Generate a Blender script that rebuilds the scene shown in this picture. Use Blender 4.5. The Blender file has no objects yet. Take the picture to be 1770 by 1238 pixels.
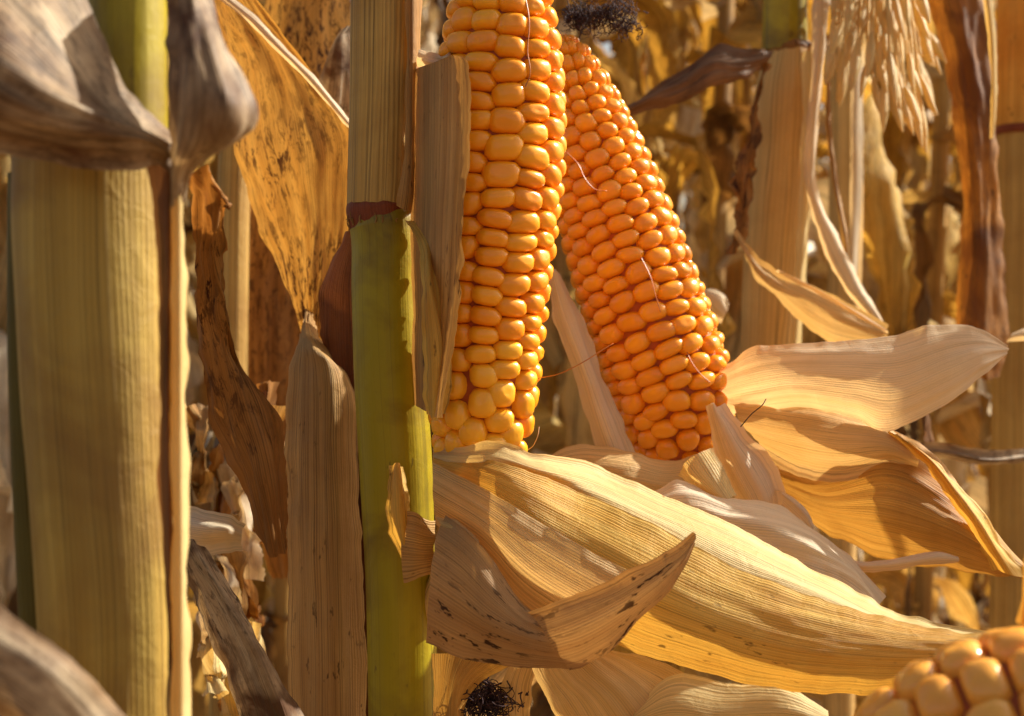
import bpy, bmesh, math, random
import numpy as np
from mathutils import Vector, noise
C = bpy.context
sc = C.scene
col = sc.collection
rnd = random.Random(11)
PI = math.pi

# ------------------------------------------------------------ camera, sky, sun, exposure
cam_d = bpy.data.cameras.new('camera'); cam = bpy.data.objects.new('camera', cam_d); col.objects.link(cam)
cam.location = (0, 0, 1.0); cam.rotation_euler = (math.radians(90), 0, 0)
cam_d.lens = 50; cam_d.sensor_width = 36; cam_d.sensor_fit = 'HORIZONTAL'
cam_d.clip_start = 0.02; cam_d.clip_end = 400
cam_d.dof.use_dof = True; cam_d.dof.focus_distance = 0.475; cam_d.dof.aperture_fstop = 16
sc.camera = cam
SUN = Vector((0.74, 0.34, 0.62)).normalized()
elev = math.asin(SUN.z); azim = math.atan2(SUN.x, SUN.y)
w = bpy.data.worlds.new('World'); sc.world = w; w.use_nodes = True
nt = w.node_tree; nt.nodes.clear()
sky = nt.nodes.new('ShaderNodeTexSky'); sky.sky_type = 'NISHITA'; sky.sun_disc = False
sky.sun_elevation = elev; sky.sun_rotation = azim; sky.dust_density = 4.0; sky.ozone_density = 0.3
hs = nt.nodes.new('ShaderNodeMix'); hs.data_type = 'RGBA'; hs.blend_type = 'MULTIPLY'
hs.inputs[0].default_value = 1.0; hs.inputs[7].default_value = (1.0, 0.90, 0.76, 1)
bg = nt.nodes.new('ShaderNodeBackground'); bg.inputs[1].default_value = 0.092
wo = nt.nodes.new('ShaderNodeOutputWorld')
nt.links.new(sky.outputs[0], hs.inputs[6]); nt.links.new(hs.outputs[2], bg.inputs[0]); nt.links.new(bg.outputs[0], wo.inputs[0])
sl = bpy.data.lights.new('sun', 'SUN'); sl.energy = 5.0; sl.angle = math.radians(0.8); sl.color = (1.0, 0.94, 0.82)
so = bpy.data.objects.new('sun', sl); col.objects.link(so); so.location = (3, 1, 4)
so.rotation_euler = SUN.to_track_quat('Z', 'Y').to_euler()
sc.view_settings.view_transform = 'Standard'; sc.view_settings.look = 'None'
sc.view_settings.exposure = 0.82; sc.view_settings.gamma = 1.0
sc.cycles.max_bounces = 8; sc.cycles.transparent_max_bounces = 8

# ------------------------------------------------------------ helpers
K = 0.72 / 1770.0
def P(x, y, d): return Vector(((x - 885) * K * d, d, 1.0 + (619 - y) * K * d))

def tag(o, label=None, cat=None, group=None, kind=None):
    if label: o['label'] = label
    if cat: o['category'] = cat
    if group: o['group'] = group
    if kind: o['kind'] = kind
    return o
def thing(name, loc, label, cat, group=None):
    o = bpy.data.objects.new(name, None); col.objects.link(o); o.location = loc
    o.empty_display_size = 0.02
    return tag(o, label, cat, group)
def world_of(o):
    v = Vector((0, 0, 0))
    while o: v = v + Vector(o.location); o = o.parent
    return v
def mesh_obj(name, verts, faces, mat, parent=None, uvs=None, smooth=True, label=None):
    """verts in world coordinates; linked as one mesh object under parent"""
    off = world_of(parent) if parent else Vector((0, 0, 0))
    me = bpy.data.meshes.new(name)
    me.from_pydata([(v[0] - off[0], v[1] - off[1], v[2] - off[2]) for v in verts], [], faces)
    if uvs is not None:
        ul = me.uv_layers.new(name='UVMap')
        li = np.empty(len(me.loops), dtype=np.int32); me.loops.foreach_get('vertex_index', li)
        ul.data.foreach_set('uv', np.asarray(uvs, dtype=np.float32)[li].ravel())
    if smooth: me.polygons.foreach_set('use_smooth', [True] * len(me.polygons))
    me.materials.append(mat); me.update()
    o = bpy.data.objects.new(name, me); col.objects.link(o)
    if parent: o.parent = parent
    if label: o['label'] = label
    return o

def crom(pts, t):
    """Catmull-Rom through numpy array of control points at parameter t in 0..n-1"""
    n = len(pts); i = min(int(t), n - 2); f = t - i
    p1 = pts[i]; p2 = pts[i + 1]
    p0 = pts[i - 1] if i > 0 else 2 * p1 - p2
    p3 = pts[i + 2] if i + 2 < n else 2 * p2 - p1
    return 0.5 * ((2 * p1) + (-p0 + p2) * f + (2 * p0 - 5 * p1 + 4 * p2 - p3) * f * f + (-p0 + 3 * p1 - 3 * p2 + p3) * f ** 3)

def nz(x, y, z=0.0): return noise.noise(Vector((x, y, z)))

def sheet(rows, nu=26, nv=60, wrinkle=0.0006, cor=0.0, ragged=0.0006, curl=(0, 0), seed=0.0, freq=0.0016, endrag=0.0, flutter=0.0016):
    """rows: stations along the veins, each a list of world points across; returns verts, faces, uvs (in metres)"""
    A = np.array([[list(p) for p in r] for r in rows], dtype=float)
    R, Kc = A.shape[0], A.shape[1]
    G = np.zeros((nv, nu, 3))
    for j in range(nv):
        tv = j / (nv - 1) * (R - 1)
        line = np.array([crom(A[:, k], tv) for k in range(Kc)])
        for i in range(nu):
            G[j, i] = crom(line, i / (nu - 1) * (Kc - 1))
    mid = nu // 2
    du = np.linalg.norm(np.diff(G, axis=1), axis=2); dv = np.linalg.norm(np.diff(G, axis=0), axis=2)
    wmax = du.sum(axis=1).max()
    vlen = np.concatenate([[0], np.cumsum(dv[:, mid])])
    Tu = np.gradient(G, axis=1); Tv = np.gradient(G, axis=0)
    N = np.cross(Tu, Tv); L = np.linalg.norm(N, axis=2, keepdims=True); L[L < 1e-12] = 1; N = N / L
    # face the camera on average
    if N[:, :, 1].mean() > 0: N = -N
    TuN = Tu / np.maximum(np.linalg.norm(Tu, axis=2, keepdims=True), 1e-9)
    TvN = Tv / np.maximum(np.linalg.norm(Tv, axis=2, keepdims=True), 1e-9)
    out = []; uvs = []
    for j in range(nv):
        v = vlen[j]; wj = du[j].sum()
        for i in range(nu):
            f = i / (nu - 1); u = f * wmax
            h = wrinkle * (nz(u * 90 + seed, v * 22, seed) + 0.5 * nz(u * 220, v * 60 + seed, 3))
            h += cor * math.sin(2 * PI * u / freq + 2 * nz(u * 60, v * 10, seed)) * (1 + nz(u * 300 + seed, v * 12))
            h += flutter * min(1.0, wj / 0.015) * abs(2 * f - 1) ** 3 * (nz(v * 75 + (9 if f > .5 else 0), seed + 4.4) + 0.5 * nz(v * 190, seed + (8.1 if f > .5 else 2.2)))
            e0 = max(0.0, 1 - f / 0.10); e1 = max(0.0, 1 - (1 - f) / 0.10)
            h += curl[0] * e0 * e0 + curl[1] * e1 * e1
            p = G[j, i] + N[j, i] * h
            if ragged and wj > 0.002:
                rg = nz(v * 160 + seed, 5.5) * ragged + nz(v * 600 + seed, 7.7) * ragged * 0.35
                if f < 0.2: p = p + TuN[j, i] * rg * (1 - f / 0.2)
                elif f > 0.8: p = p + TuN[j, i] * rg * ((f - 0.8) / 0.2)
            if endrag:
                eb = max(0.0, (j / (nv - 1) - 0.85) / 0.15); ea = max(0.0, (0.15 - j / (nv - 1)) / 0.15)
                p = p + TvN[j, i] * endrag * (eb + ea) * (nz(u * 250 + seed, 1.1) + 0.6 * nz(u * 900, 2.2 + seed))
            out.append(p); uvs.append((u + seed * 0.37, v + seed * 0.71))
    faces = [(j * nu + i, j * nu + i + 1, (j + 1) * nu + i + 1, (j + 1) * nu + i) for j in range(nv - 1) for i in range(nu - 1)]
    return out, faces, uvs

SEED = [0.0]
def leafp(name, rows, mat, parent, label=None, **kw):
    """rows of (px, py, depth) control points measured on the place"""
    SEED[0] += 1.37
    kw.setdefault('seed', SEED[0])
    W = [[P(*p) for p in r] for r in rows]
    v, f, u = sheet(W, **kw)
    return mesh_obj(name, v, f, mat, parent, u, label=label)

def tube(path, radii, ns=28, nl=40, rough=0.0, seed=0.0, a0=0.0, a1=2 * PI, cap=False, flute=0.0):
    """swept tube through world points; UV in metres (around, along)"""
    A = np.array([list(p) for p in path], dtype=float); Rr = np.array(radii, dtype=float).reshape(-1, 1)
    n = len(A); pts = []; rs = []
    Q = np.hstack([A, Rr]); ch = np.linalg.norm(np.diff(A, axis=0), axis=1) + 1e-9; kn = np.concatenate([[0], np.cumsum(ch)])
    sl2 = np.diff(Q, axis=0) / ch[:, None]; tg = np.zeros_like(Q); tg[0] = sl2[0]; tg[-1] = sl2[-1]
    for i in range(1, n - 1): tg[i] = (sl2[i - 1] * ch[i] + sl2[i] * ch[i - 1]) / (ch[i] + ch[i - 1])
    for j in range(nl):
        t = j / (nl - 1) * (n - 1); i = min(int(t), n - 2); f = t - i; h = ch[i]
        q = (2*f**3-3*f*f+1)*Q[i] + (f**3-2*f*f+f)*h*tg[i] + (3*f*f-2*f**3)*Q[i+1] + (f**3-f*f)*h*tg[i+1]
        pts.append(Vector(q[:3])); rs.append(max(1e-5, float(q[3])))
    verts = []; uvs = []; faces = []; L = 0
    full = abs(a1 - a0 - 2 * PI) < 1e-6
    for j in range(nl):
        T = (pts[min(j + 1, nl - 1)] - pts[max(j - 1, 0)]).normalized()
        if j: L += (pts[j] - pts[j - 1]).length
        ref = Vector((0, -1, 0)) if abs(T.y) < 0.9 else Vector((0, 0, 1))
        N = (ref - T * ref.dot(T)).normalized(); B = T.cross(N)
        for i in range(ns + 1):
            a = a0 + (a1 - a0) * i / ns
            am = a % (2 * PI)
            r = rs[j] * (1 + flute * math.cos(am * 9 + seed)) + rough * nz(math.cos(a) * 3 + seed, math.sin(a) * 3, L * 30)
            verts.append(pts[j] + (N * math.cos(a) + B * math.sin(a)) * r)
            uvs.append((a * rs[n // 2 if n // 2 < nl else 0] + seed, L + seed * 0.3))
    for j in range(nl - 1):
        for i in range(ns):
            a = j * (ns + 1) + i
            faces.append((a, a + 1, a + ns + 2, a + ns + 1))
    if cap:
        for j in (0, nl - 1):
            c = len(verts); verts.append(pts[j]); uvs.append((0, 0))
            for i in range(ns):
                a = j * (ns + 1) + i
                faces.append((a, c, a + 1) if j == 0 else (a, a + 1, c))
    return verts, faces, uvs
def tubep(name, path, radii_px, mat, parent, label=None, **kw):
    W = [P(*p) for p in path]; R = [r * K * p[2] for r, p in zip(radii_px, path)]
    v, f, u = tube(W, R, **kw)
    return mesh_obj(name, v, f, mat, parent, u, label=label)
def join(lst):
    V, F, U = [], [], []
    for v, f, u in lst:
        o = len(V); V += list(v); F += [tuple(i + o for i in q) for q in f]; U += list(u)
    return V, F, U

# ------------------------------------------------------------ materials
def rgb(h):   # sRGB 0-255 -> linear
    return tuple(((c / 255) / 12.92 if c / 255 <= 0.04045 else ((c / 255 + 0.055) / 1.055) ** 2.4) for c in h) + (1,)
def fibre(name, c1, c2, c3, spot=(60, 35, 15), spots=0.25, trans=0.35, rough=0.6, vs=900, vl=6, bump=0.38, blotch=0.5, bscale=18, spec=0.3, tint=None, fine=0.5, zebra=0.0, pitch=0.0011, veins=1.0):
    """dry plant tissue with fibres along UV v: c1/c2 streak colours, c3 blotches"""
    m = bpy.data.materials.new(name); m.use_nodes = True; t = m.node_tree; t.nodes.clear()
    N = t.nodes.new; Lk = t.links.new
    uv = N('ShaderNodeUVMap'); uv.uv_map = 'UVMap'
    tc = N('ShaderNodeTexCoord')
    def mapped(su, sv, src=None):
        mp = N('ShaderNodeMapping'); mp.inputs['Scale'].default_value = (su, sv, 1)
        Lk(src or uv.outputs[0], mp.inputs[0]); return mp.outputs[0]
    def ntex(vec, scale, detail=3, roughn=0.6, dist=0.0):
        n = N('ShaderNodeTexNoise'); n.inputs['Scale'].default_value = scale; n.inputs['Detail'].default_value = detail
        n.inputs['Roughness'].default_value = roughn; n.inputs['Distortion'].default_value = dist
        Lk(vec, n.inputs['Vector']); return n.outputs['Fac']
    def ramp(fac, a, b, ca=(0, 0, 0, 1), cb=(1, 1, 1, 1)):
        r = N('ShaderNodeValToRGB'); r.color_ramp.elements[0].position = a; r.color_ramp.elements[1].position = b
        r.color_ramp.elements[0].color = ca; r.color_ramp.elements[1].color = cb
        Lk(fac, r.inputs[0]); return r.outputs[0]
    def mix(f, a, b, mode='MIX'):
        x = N('ShaderNodeMix'); x.data_type = 'RGBA'; x.blend_type = mode
        if isinstance(f, float): x.inputs[0].default_value = f
        else: Lk(f, x.inputs[0])
        for s, k in ((a, 6), (b, 7)):
            if isinstance(s, tuple): x.inputs[k].default_value = s
            else: Lk(s, x.inputs[k])
        return x.outputs[2]
    def mul(a, b):
        x = N('ShaderNodeMath'); x.operation = 'MULTIPLY'; Lk(a, x.inputs[0])
        if isinstance(b, float): x.inputs[1].default_value = b
        else: Lk(b, x.inputs[1])
        return x.outputs[0]
    st = ntex(mapped(vs, vl), 1.0, 4, 0.65)
    st2 = ntex(mapped(vs * 0.22, vl * 0.6), 1.0, 2, 0.5)
    fin = ntex(mapped(vs * 2.4, vl * 1.6), 1.0, 2, 0.5)
    base = mix(ramp(st2, 0.32, 0.68), rgb(c1), rgb(c2))
    base = mix(mul(ramp(ntex(tc.outputs['Object'], bscale, 4, 0.6, 0.6), 0.42, 0.66), float(blotch)), base, rgb(c3))
    dk = tuple(c * 0.55 for c in c1)
    base = mix(mul(ramp(st, 0.62, 0.36), float(fine)), base, rgb(dk))
    base = mix(mul(ramp(fin, 0.60, 0.40), float(fine) * 0.5), base, rgb(dk))
    # parallel veins, pitch a little over a millimetre
    sx = N('ShaderNodeSeparateXYZ'); Lk(uv.outputs[0], sx.inputs[0])
    wob = ntex(mapped(120, 14), 1.0, 2, 0.5)
    m1 = N('ShaderNodeMath'); m1.operation = 'MULTIPLY_ADD'; Lk(wob, m1.inputs[0]); m1.inputs[1].default_value = pitch * 2.6; Lk(sx.outputs[0], m1.inputs[2])
    m2 = N('ShaderNodeMath'); m2.operation = 'MULTIPLY'; Lk(m1.outputs[0], m2.inputs[0]); m2.inputs[1].default_value = 2 * PI / pitch
    m3 = N('ShaderNodeMath'); m3.operation = 'SINE'; Lk(m2.outputs[0], m3.inputs[0])
    m4 = N('ShaderNodeMath'); m4.operation = 'MULTIPLY_ADD'; Lk(m3.outputs[0], m4.inputs[0]); m4.inputs[1].default_value = 0.5; m4.inputs[2].default_value = 0.5
    vein = m4.outputs[0]
    vm = ramp(ntex(mapped(vs * 0.5, vl * 1.3), 1.0, 3, 0.6), 0.40, 0.62)
    base = mix(mul(mul(ramp(vein, 0.42, 0.05), vm), float(min(1.0, fine * 0.6 * veins))), base, rgb(dk))
    # elongated specks
    sp = ntex(mapped(260, 90), 1.0, 3, 0.7)
    spm = ntex(tc.outputs['Object'], 25, 2, 0.5)
    lo = 0.70 - spots * 0.16
    spf = mul(ramp(sp, lo, lo + 0.05), ramp(spm, 0.40, 0.60))
    base = mix(mul(spf, min(1.0, spots * 1.6)), base, rgb(spot))
    if zebra:
        zb = mul(ramp(ntex(mapped(300, 110), 1.0, 5, 0.75, 0.5), 0.50, 0.58), ramp(ntex(tc.outputs['Object'], 14, 2), 0.38, 0.58))
        base = mix(mul(zb, float(zebra)), base, rgb(spot))
    bp = N('ShaderNodeBump'); bp.inputs['Strength'].default_value = bump; bp.inputs['Distance'].default_value = 0.0008
    hsum = N('ShaderNodeMath'); hsum.operation = 'ADD'; Lk(st, hsum.inputs[0]); Lk(mul(fin, 0.5), hsum.inputs[1])
    hs2 = N('ShaderNodeMath'); hs2.operation = 'MULTIPLY_ADD'; Lk(vein, hs2.inputs[0]); hs2.inputs[1].default_value = 0.22 * veins; Lk(hsum.outputs[0], hs2.inputs[2])
    crk = ntex(tc.outputs['Object'], 170, 4, 0.55, 0.8)
    hs3 = N('ShaderNodeMath'); hs3.operation = 'MULTIPLY_ADD'; Lk(crk, hs3.inputs[0]); hs3.inputs[1].default_value = 1.3; Lk(hs2.outputs[0], hs3.inputs[2])
    Lk(hs3.outputs[0], bp.inputs['Height'])
    pr = N('ShaderNodeBsdfPrincipled'); Lk(base, pr.inputs['Base Color']); pr.inputs['Roughness'].default_value = rough
    pr.inputs['Specular IOR Level'].default_value = spec; Lk(bp.outputs[0], pr.inputs['Normal'])
    out = N('ShaderNodeOutputMaterial')
    if trans > 0:
        tr = N('ShaderNodeBsdfTranslucent'); tb = mix(1.0, base, rgb(tint or (255, 228, 178)), 'MULTIPLY')
        Lk(tb, tr.inputs[0]); Lk(bp.outputs[0], tr.inputs['Normal'])
        ms = N('ShaderNodeMixShader'); ms.inputs[0].default_value = trans
        Lk(pr.outputs[0], ms.inputs[1]); Lk(tr.outputs[0], ms.inputs[2]); Lk(ms.outputs[0], out.inputs[0])
    else: Lk(pr.outputs[0], out.inputs[0])
    return m

M = {}
M['husk_cream'] = fibre('husk_cream', (230, 204, 136), (242, 224, 166), (222, 188, 112), spots=0.15, trans=0.40, vs=1000, fine=0.5, blotch=0.5, bump=0.5)
M['husk_yellow'] = fibre('husk_yellow', (222, 176, 78), (234, 200, 106), (206, 146, 50), spots=0.45, trans=0.36, vs=1000, fine=0.55, blotch=0.7, bump=0.5)
M['husk_pink'] = fibre('husk_pink', (216, 180, 118), (234, 202, 146), (208, 162, 90), spots=0.12, trans=0.36, vs=1000, fine=0.55, bump=0.55, tint=(255, 238, 196))
M['husk_white'] = fibre('husk_white', (232, 212, 176), (246, 234, 208), (226, 198, 148), spots=0.08, trans=0.42, vs=850, fine=0.35, bump=0.45)
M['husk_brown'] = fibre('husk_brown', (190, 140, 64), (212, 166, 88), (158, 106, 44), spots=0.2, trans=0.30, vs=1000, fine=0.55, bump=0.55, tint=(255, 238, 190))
M['leaf_grey'] = fibre('leaf_grey', (168, 128, 82), (192, 154, 104), (136, 98, 58), spots=0.8, trans=0.25, vs=850, fine=0.5)
M['leaf_tan'] = fibre('leaf_tan', (180, 138, 80), (204, 166, 104), (146, 102, 56), spots=0.5, trans=0.26, vs=850, fine=0.85, bump=0.5)
M['leaf_orange'] = fibre('leaf_orange', (200, 152, 74), (216, 172, 92), (178, 124, 52), spot=(66, 34, 14), spots=0.5, trans=0.34, vs=600, fine=0.5, zebra=0.95, blotch=0.6)
M['leaf_brown'] = fibre('leaf_brown', (160, 110, 54), (186, 136, 74), (110, 66, 32), spot=(60, 28, 12), spots=0.7, trans=0.36, vs=500, fine=0.6, zebra=0.7)
M['leaf_rust'] = fibre('leaf_rust', (172, 112, 40), (200, 142, 62), (104, 58, 24), spot=(60, 28, 12), spots=0.6, trans=0.3, vs=420, fine=0.8, zebra=0.5, blotch=0.9)
M['leaf_dark'] = fibre('leaf_dark', (130, 90, 58), (164, 122, 84), (80, 50, 32), spots=0.5, trans=0.25, vs=420, fine=0.7, blotch=0.8)
M['leaf_weathered'] = fibre('leaf_weathered', (158, 128, 92), (214, 194, 162), (92, 60, 36), spot=(56, 34, 20), spots=0.6, trans=0.2, vs=420, fine=0.7, blotch=1.0, bscale=42, zebra=0.6)
M['sheath'] = fibre('sheath', (182, 142, 70), (210, 174, 100), (156, 112, 54), spots=0.15, trans=0.0, vs=900, vl=3, fine=0.8, bump=0.5, pitch=0.0012)
M['sheath_olive'] = fibre('sheath_olive', (158, 128, 54), (190, 162, 82), (134, 100, 46), spots=0.15, trans=0.0, vs=650, vl=1.6, fine=0.6, bump=0.45, bscale=30, pitch=0.0014, blotch=0.8)
M['stalk_olive'] = fibre('stalk_olive', (84, 76, 20), (104, 92, 28), (66, 56, 16), spots=0.1, trans=0.0, vs=300, vl=2, fine=0.4)
M['stalk_green'] = fibre('stalk_green', (150, 134, 8), (174, 158, 22), (120, 98, 8), spot=(84, 62, 18), spots=0.4, trans=0.0, rough=0.42, vs=300, vl=2, fine=0.45, bump=0.2, spec=0.4, blotch=0.9, bscale=34, veins=0.4)
M['stalk_tan'] = fibre('stalk_tan', (206, 162, 90), (224, 188, 122), (186, 138, 70), spots=0.1, trans=0.0, vs=400, vl=2, fine=0.7, bump=0.4, pitch=0.0022)
M['node_red'] = fibre('node_red', (124, 56, 26), (146, 76, 36), (92, 38, 18), spots=0.1, trans=0.0, vs=300, fine=0.3)
M['bark_red'] = fibre('bark_red', (112, 62, 34), (142, 88, 50), (82, 40, 24), spots=0.5, trans=0.15, vs=500, fine=0.9, bump=0.8)
M['field_tan'] = fibre('field_tan', (216, 182, 108), (236, 212, 146), (150, 110, 56), spots=0.5, trans=0.42, vs=260, fine=0.9, bscale=14, pitch=0.004, bump=0.8, blotch=0.8)
M['field_pale'] = fibre('field_pale', (230, 212, 176), (246, 236, 210), (190, 160, 116), spots=0.3, trans=0.3, vs=260, fine=0.8, bscale=14, pitch=0.004, bump=0.8)
M['field_brown'] = fibre('field_brown', (134, 96, 50), (166, 126, 72), (66, 42, 24), spots=0.5, trans=0.25, vs=260, fine=0.95, bscale=14, pitch=0.004, bump=0.8, blotch=0.9)
M['field_gold'] = fibre('field_gold', (214, 170, 72), (232, 198, 106), (146, 104, 42), spots=0.4, trans=0.44, vs=260, fine=0.9, bscale=14, zebra=0.4, pitch=0.004, bump=0.8)
M['field_stalk'] = fibre('field_stalk', (176, 132, 64), (202, 162, 90), (120, 82, 40), spots=0.3, trans=0.0, vs=300, vl=2, fine=0.7, bscale=12, pitch=0.004, blotch=0.8)
def kernel_mat(name, ca, cb):
    m = bpy.data.materials.new(name); m.use_nodes = True; t = m.node_tree
    N = t.nodes.new; Lk = t.links.new; pr = t.nodes['Principled BSDF']
    oi = N('ShaderNodeObjectInfo'); tc = N('ShaderNodeTexCoord')
    ns = N('ShaderNodeTexNoise'); ns.inputs['Scale'].default_value = 90; ns.inputs['Detail'].default_value = 2; Lk(tc.outputs['Object'], ns.inputs['Vector'])
    ad = N('ShaderNodeMath'); ad.operation = 'ADD'; mu = N('ShaderNodeMath'); mu.operation = 'MULTIPLY'; mu.inputs[1].default_value = 0.5
    Lk(oi.outputs['Random'], mu.inputs[0]); Lk(mu.outputs[0], ad.inputs[0])
    m2 = N('ShaderNodeMath'); m2.operation = 'MULTIPLY'; m2.inputs[1].default_value = 0.6; Lk(ns.outputs['Fac'], m2.inputs[0]); Lk(m2.outputs[0], ad.inputs[1])
    mx = N('ShaderNodeMix'); mx.data_type = 'RGBA'; mx.inputs[6].default_value = rgb(ca); mx.inputs[7].default_value = rgb(cb); Lk(ad.outputs[0], mx.inputs[0])
    Lk(mx.outputs[2], pr.inputs['Base Color'])
    pr.inputs['Roughness'].default_value = 0.25; pr.inputs['Specular IOR Level'].default_value = 0.6
    pr.inputs['Subsurface Weight'].default_value = 0.15; pr.inputs['Subsurface Radius'].default_value = (1.0, 0.55, 0.18); pr.inputs['Subsurface Scale'].default_value = 0.004
    n2 = N('ShaderNodeTexNoise'); n2.inputs['Scale'].default_value = 500; Lk(tc.outputs['Object'], n2.inputs['Vector'])
    b = N('ShaderNodeBump'); b.inputs['Strength'].default_value = 0.12; b.inputs['Distance'].default_value = 0.0004; Lk(n2.outputs['Fac'], b.inputs['Height']); Lk(b.outputs[0], pr.inputs['Normal'])
    return m
M['kernel'] = kernel_mat('kernel', (240, 136, 10), (255, 176, 32))
M['kernel_yellow'] = kernel_mat('kernel_yellow', (244, 158, 20), (255, 190, 50))
M['kernel_deep'] = kernel_mat('kernel_deep', (224, 134, 14), (248, 168, 34))
M['kernel_pale'] = kernel_mat('kernel_pale', (236, 146, 44), (250, 184, 82))
def plain(name, c, rough=0.6, trans=0.0):
    m = bpy.data.materials.new(name); m.use_nodes = True; t = m.node_tree; pr = t.nodes['Principled BSDF']
    tc = t.nodes.new('ShaderNodeTexCoord'); ns = t.nodes.new('ShaderNodeTexNoise'); ns.inputs['Scale'].default_value = 300
    t.links.new(tc.outputs['Object'], ns.inputs['Vector'])
    mx = t.nodes.new('ShaderNodeMix'); mx.data_type = 'RGBA'; mx.inputs[6].default_value = rgb(tuple(k * 0.7 for k in c)); mx.inputs[7].default_value = rgb(c)
    t.links.new(ns.outputs['Fac'], mx.inputs[0]); t.links.new(mx.outputs[2], pr.inputs['Base Color']); pr.inputs['Roughness'].default_value = rough
    return m
M['silk_dark'] = plain('silk_dark', (58, 30, 36), 0.85)
M['silk_amber'] = plain('silk_amber', (214, 120, 36), 0.4)
M['cob'] = plain('cob', (190, 84, 14), 0.6)

# ------------------------------------------------------------ ground
def soil():
    m = bpy.data.materials.new('soil'); m.use_nodes = True; t = m.node_tree; pr = t.nodes['Principled BSDF']
    tc = t.nodes.new('ShaderNodeTexCoord'); ns = t.nodes.new('ShaderNodeTexNoise'); ns.inputs['Scale'].default_value = 6; ns.inputs['Detail'].default_value = 10
    t.links.new(tc.outputs['Object'], ns.inputs['Vector'])
    r = t.nodes.new('ShaderNodeValToRGB'); r.color_ramp.elements[0].color = rgb((74, 50, 32)); r.color_ramp.elements[1].color = rgb((140, 108, 70))
    r.color_ramp.elements[0].position = .35; r.color_ramp.elements[1].position = .65
    t.links.new(ns.outputs['Fac'], r.inputs[0]); t.links.new(r.outputs[0], pr.inputs['Base Color']); pr.inputs['Roughness'].default_value = 0.95
    b = t.nodes.new('ShaderNodeBump'); b.inputs['Distance'].default_value = 0.05; t.links.new(ns.outputs['Fac'], b.inputs['Height']); t.links.new(b.outputs[0], pr.inputs['Normal'])
    return m
gv = []; gf = []; gn = 60
for j in range(gn + 1):
    for i in range(gn + 1):
        fx = (i / gn * 2 - 1); fy = (j / gn * 2 - 1)
        x = math.copysign(abs(fx) ** 3, fx) * 150 + fx * 4; y = math.copysign(abs(fy) ** 3, fy) * 150 + fy * 4 + 2
        gv.append((x, y, -0.02 + 0.02 * nz(x * 1.5, y * 1.5)))
for j in range(gn):
    for i in range(gn):
        a = j * (gn + 1) + i; gf.append((a, a + 1, a + gn + 2, a + gn + 1))
tag(mesh_obj('ground', gv, gf, soil()), kind='structure')

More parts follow.
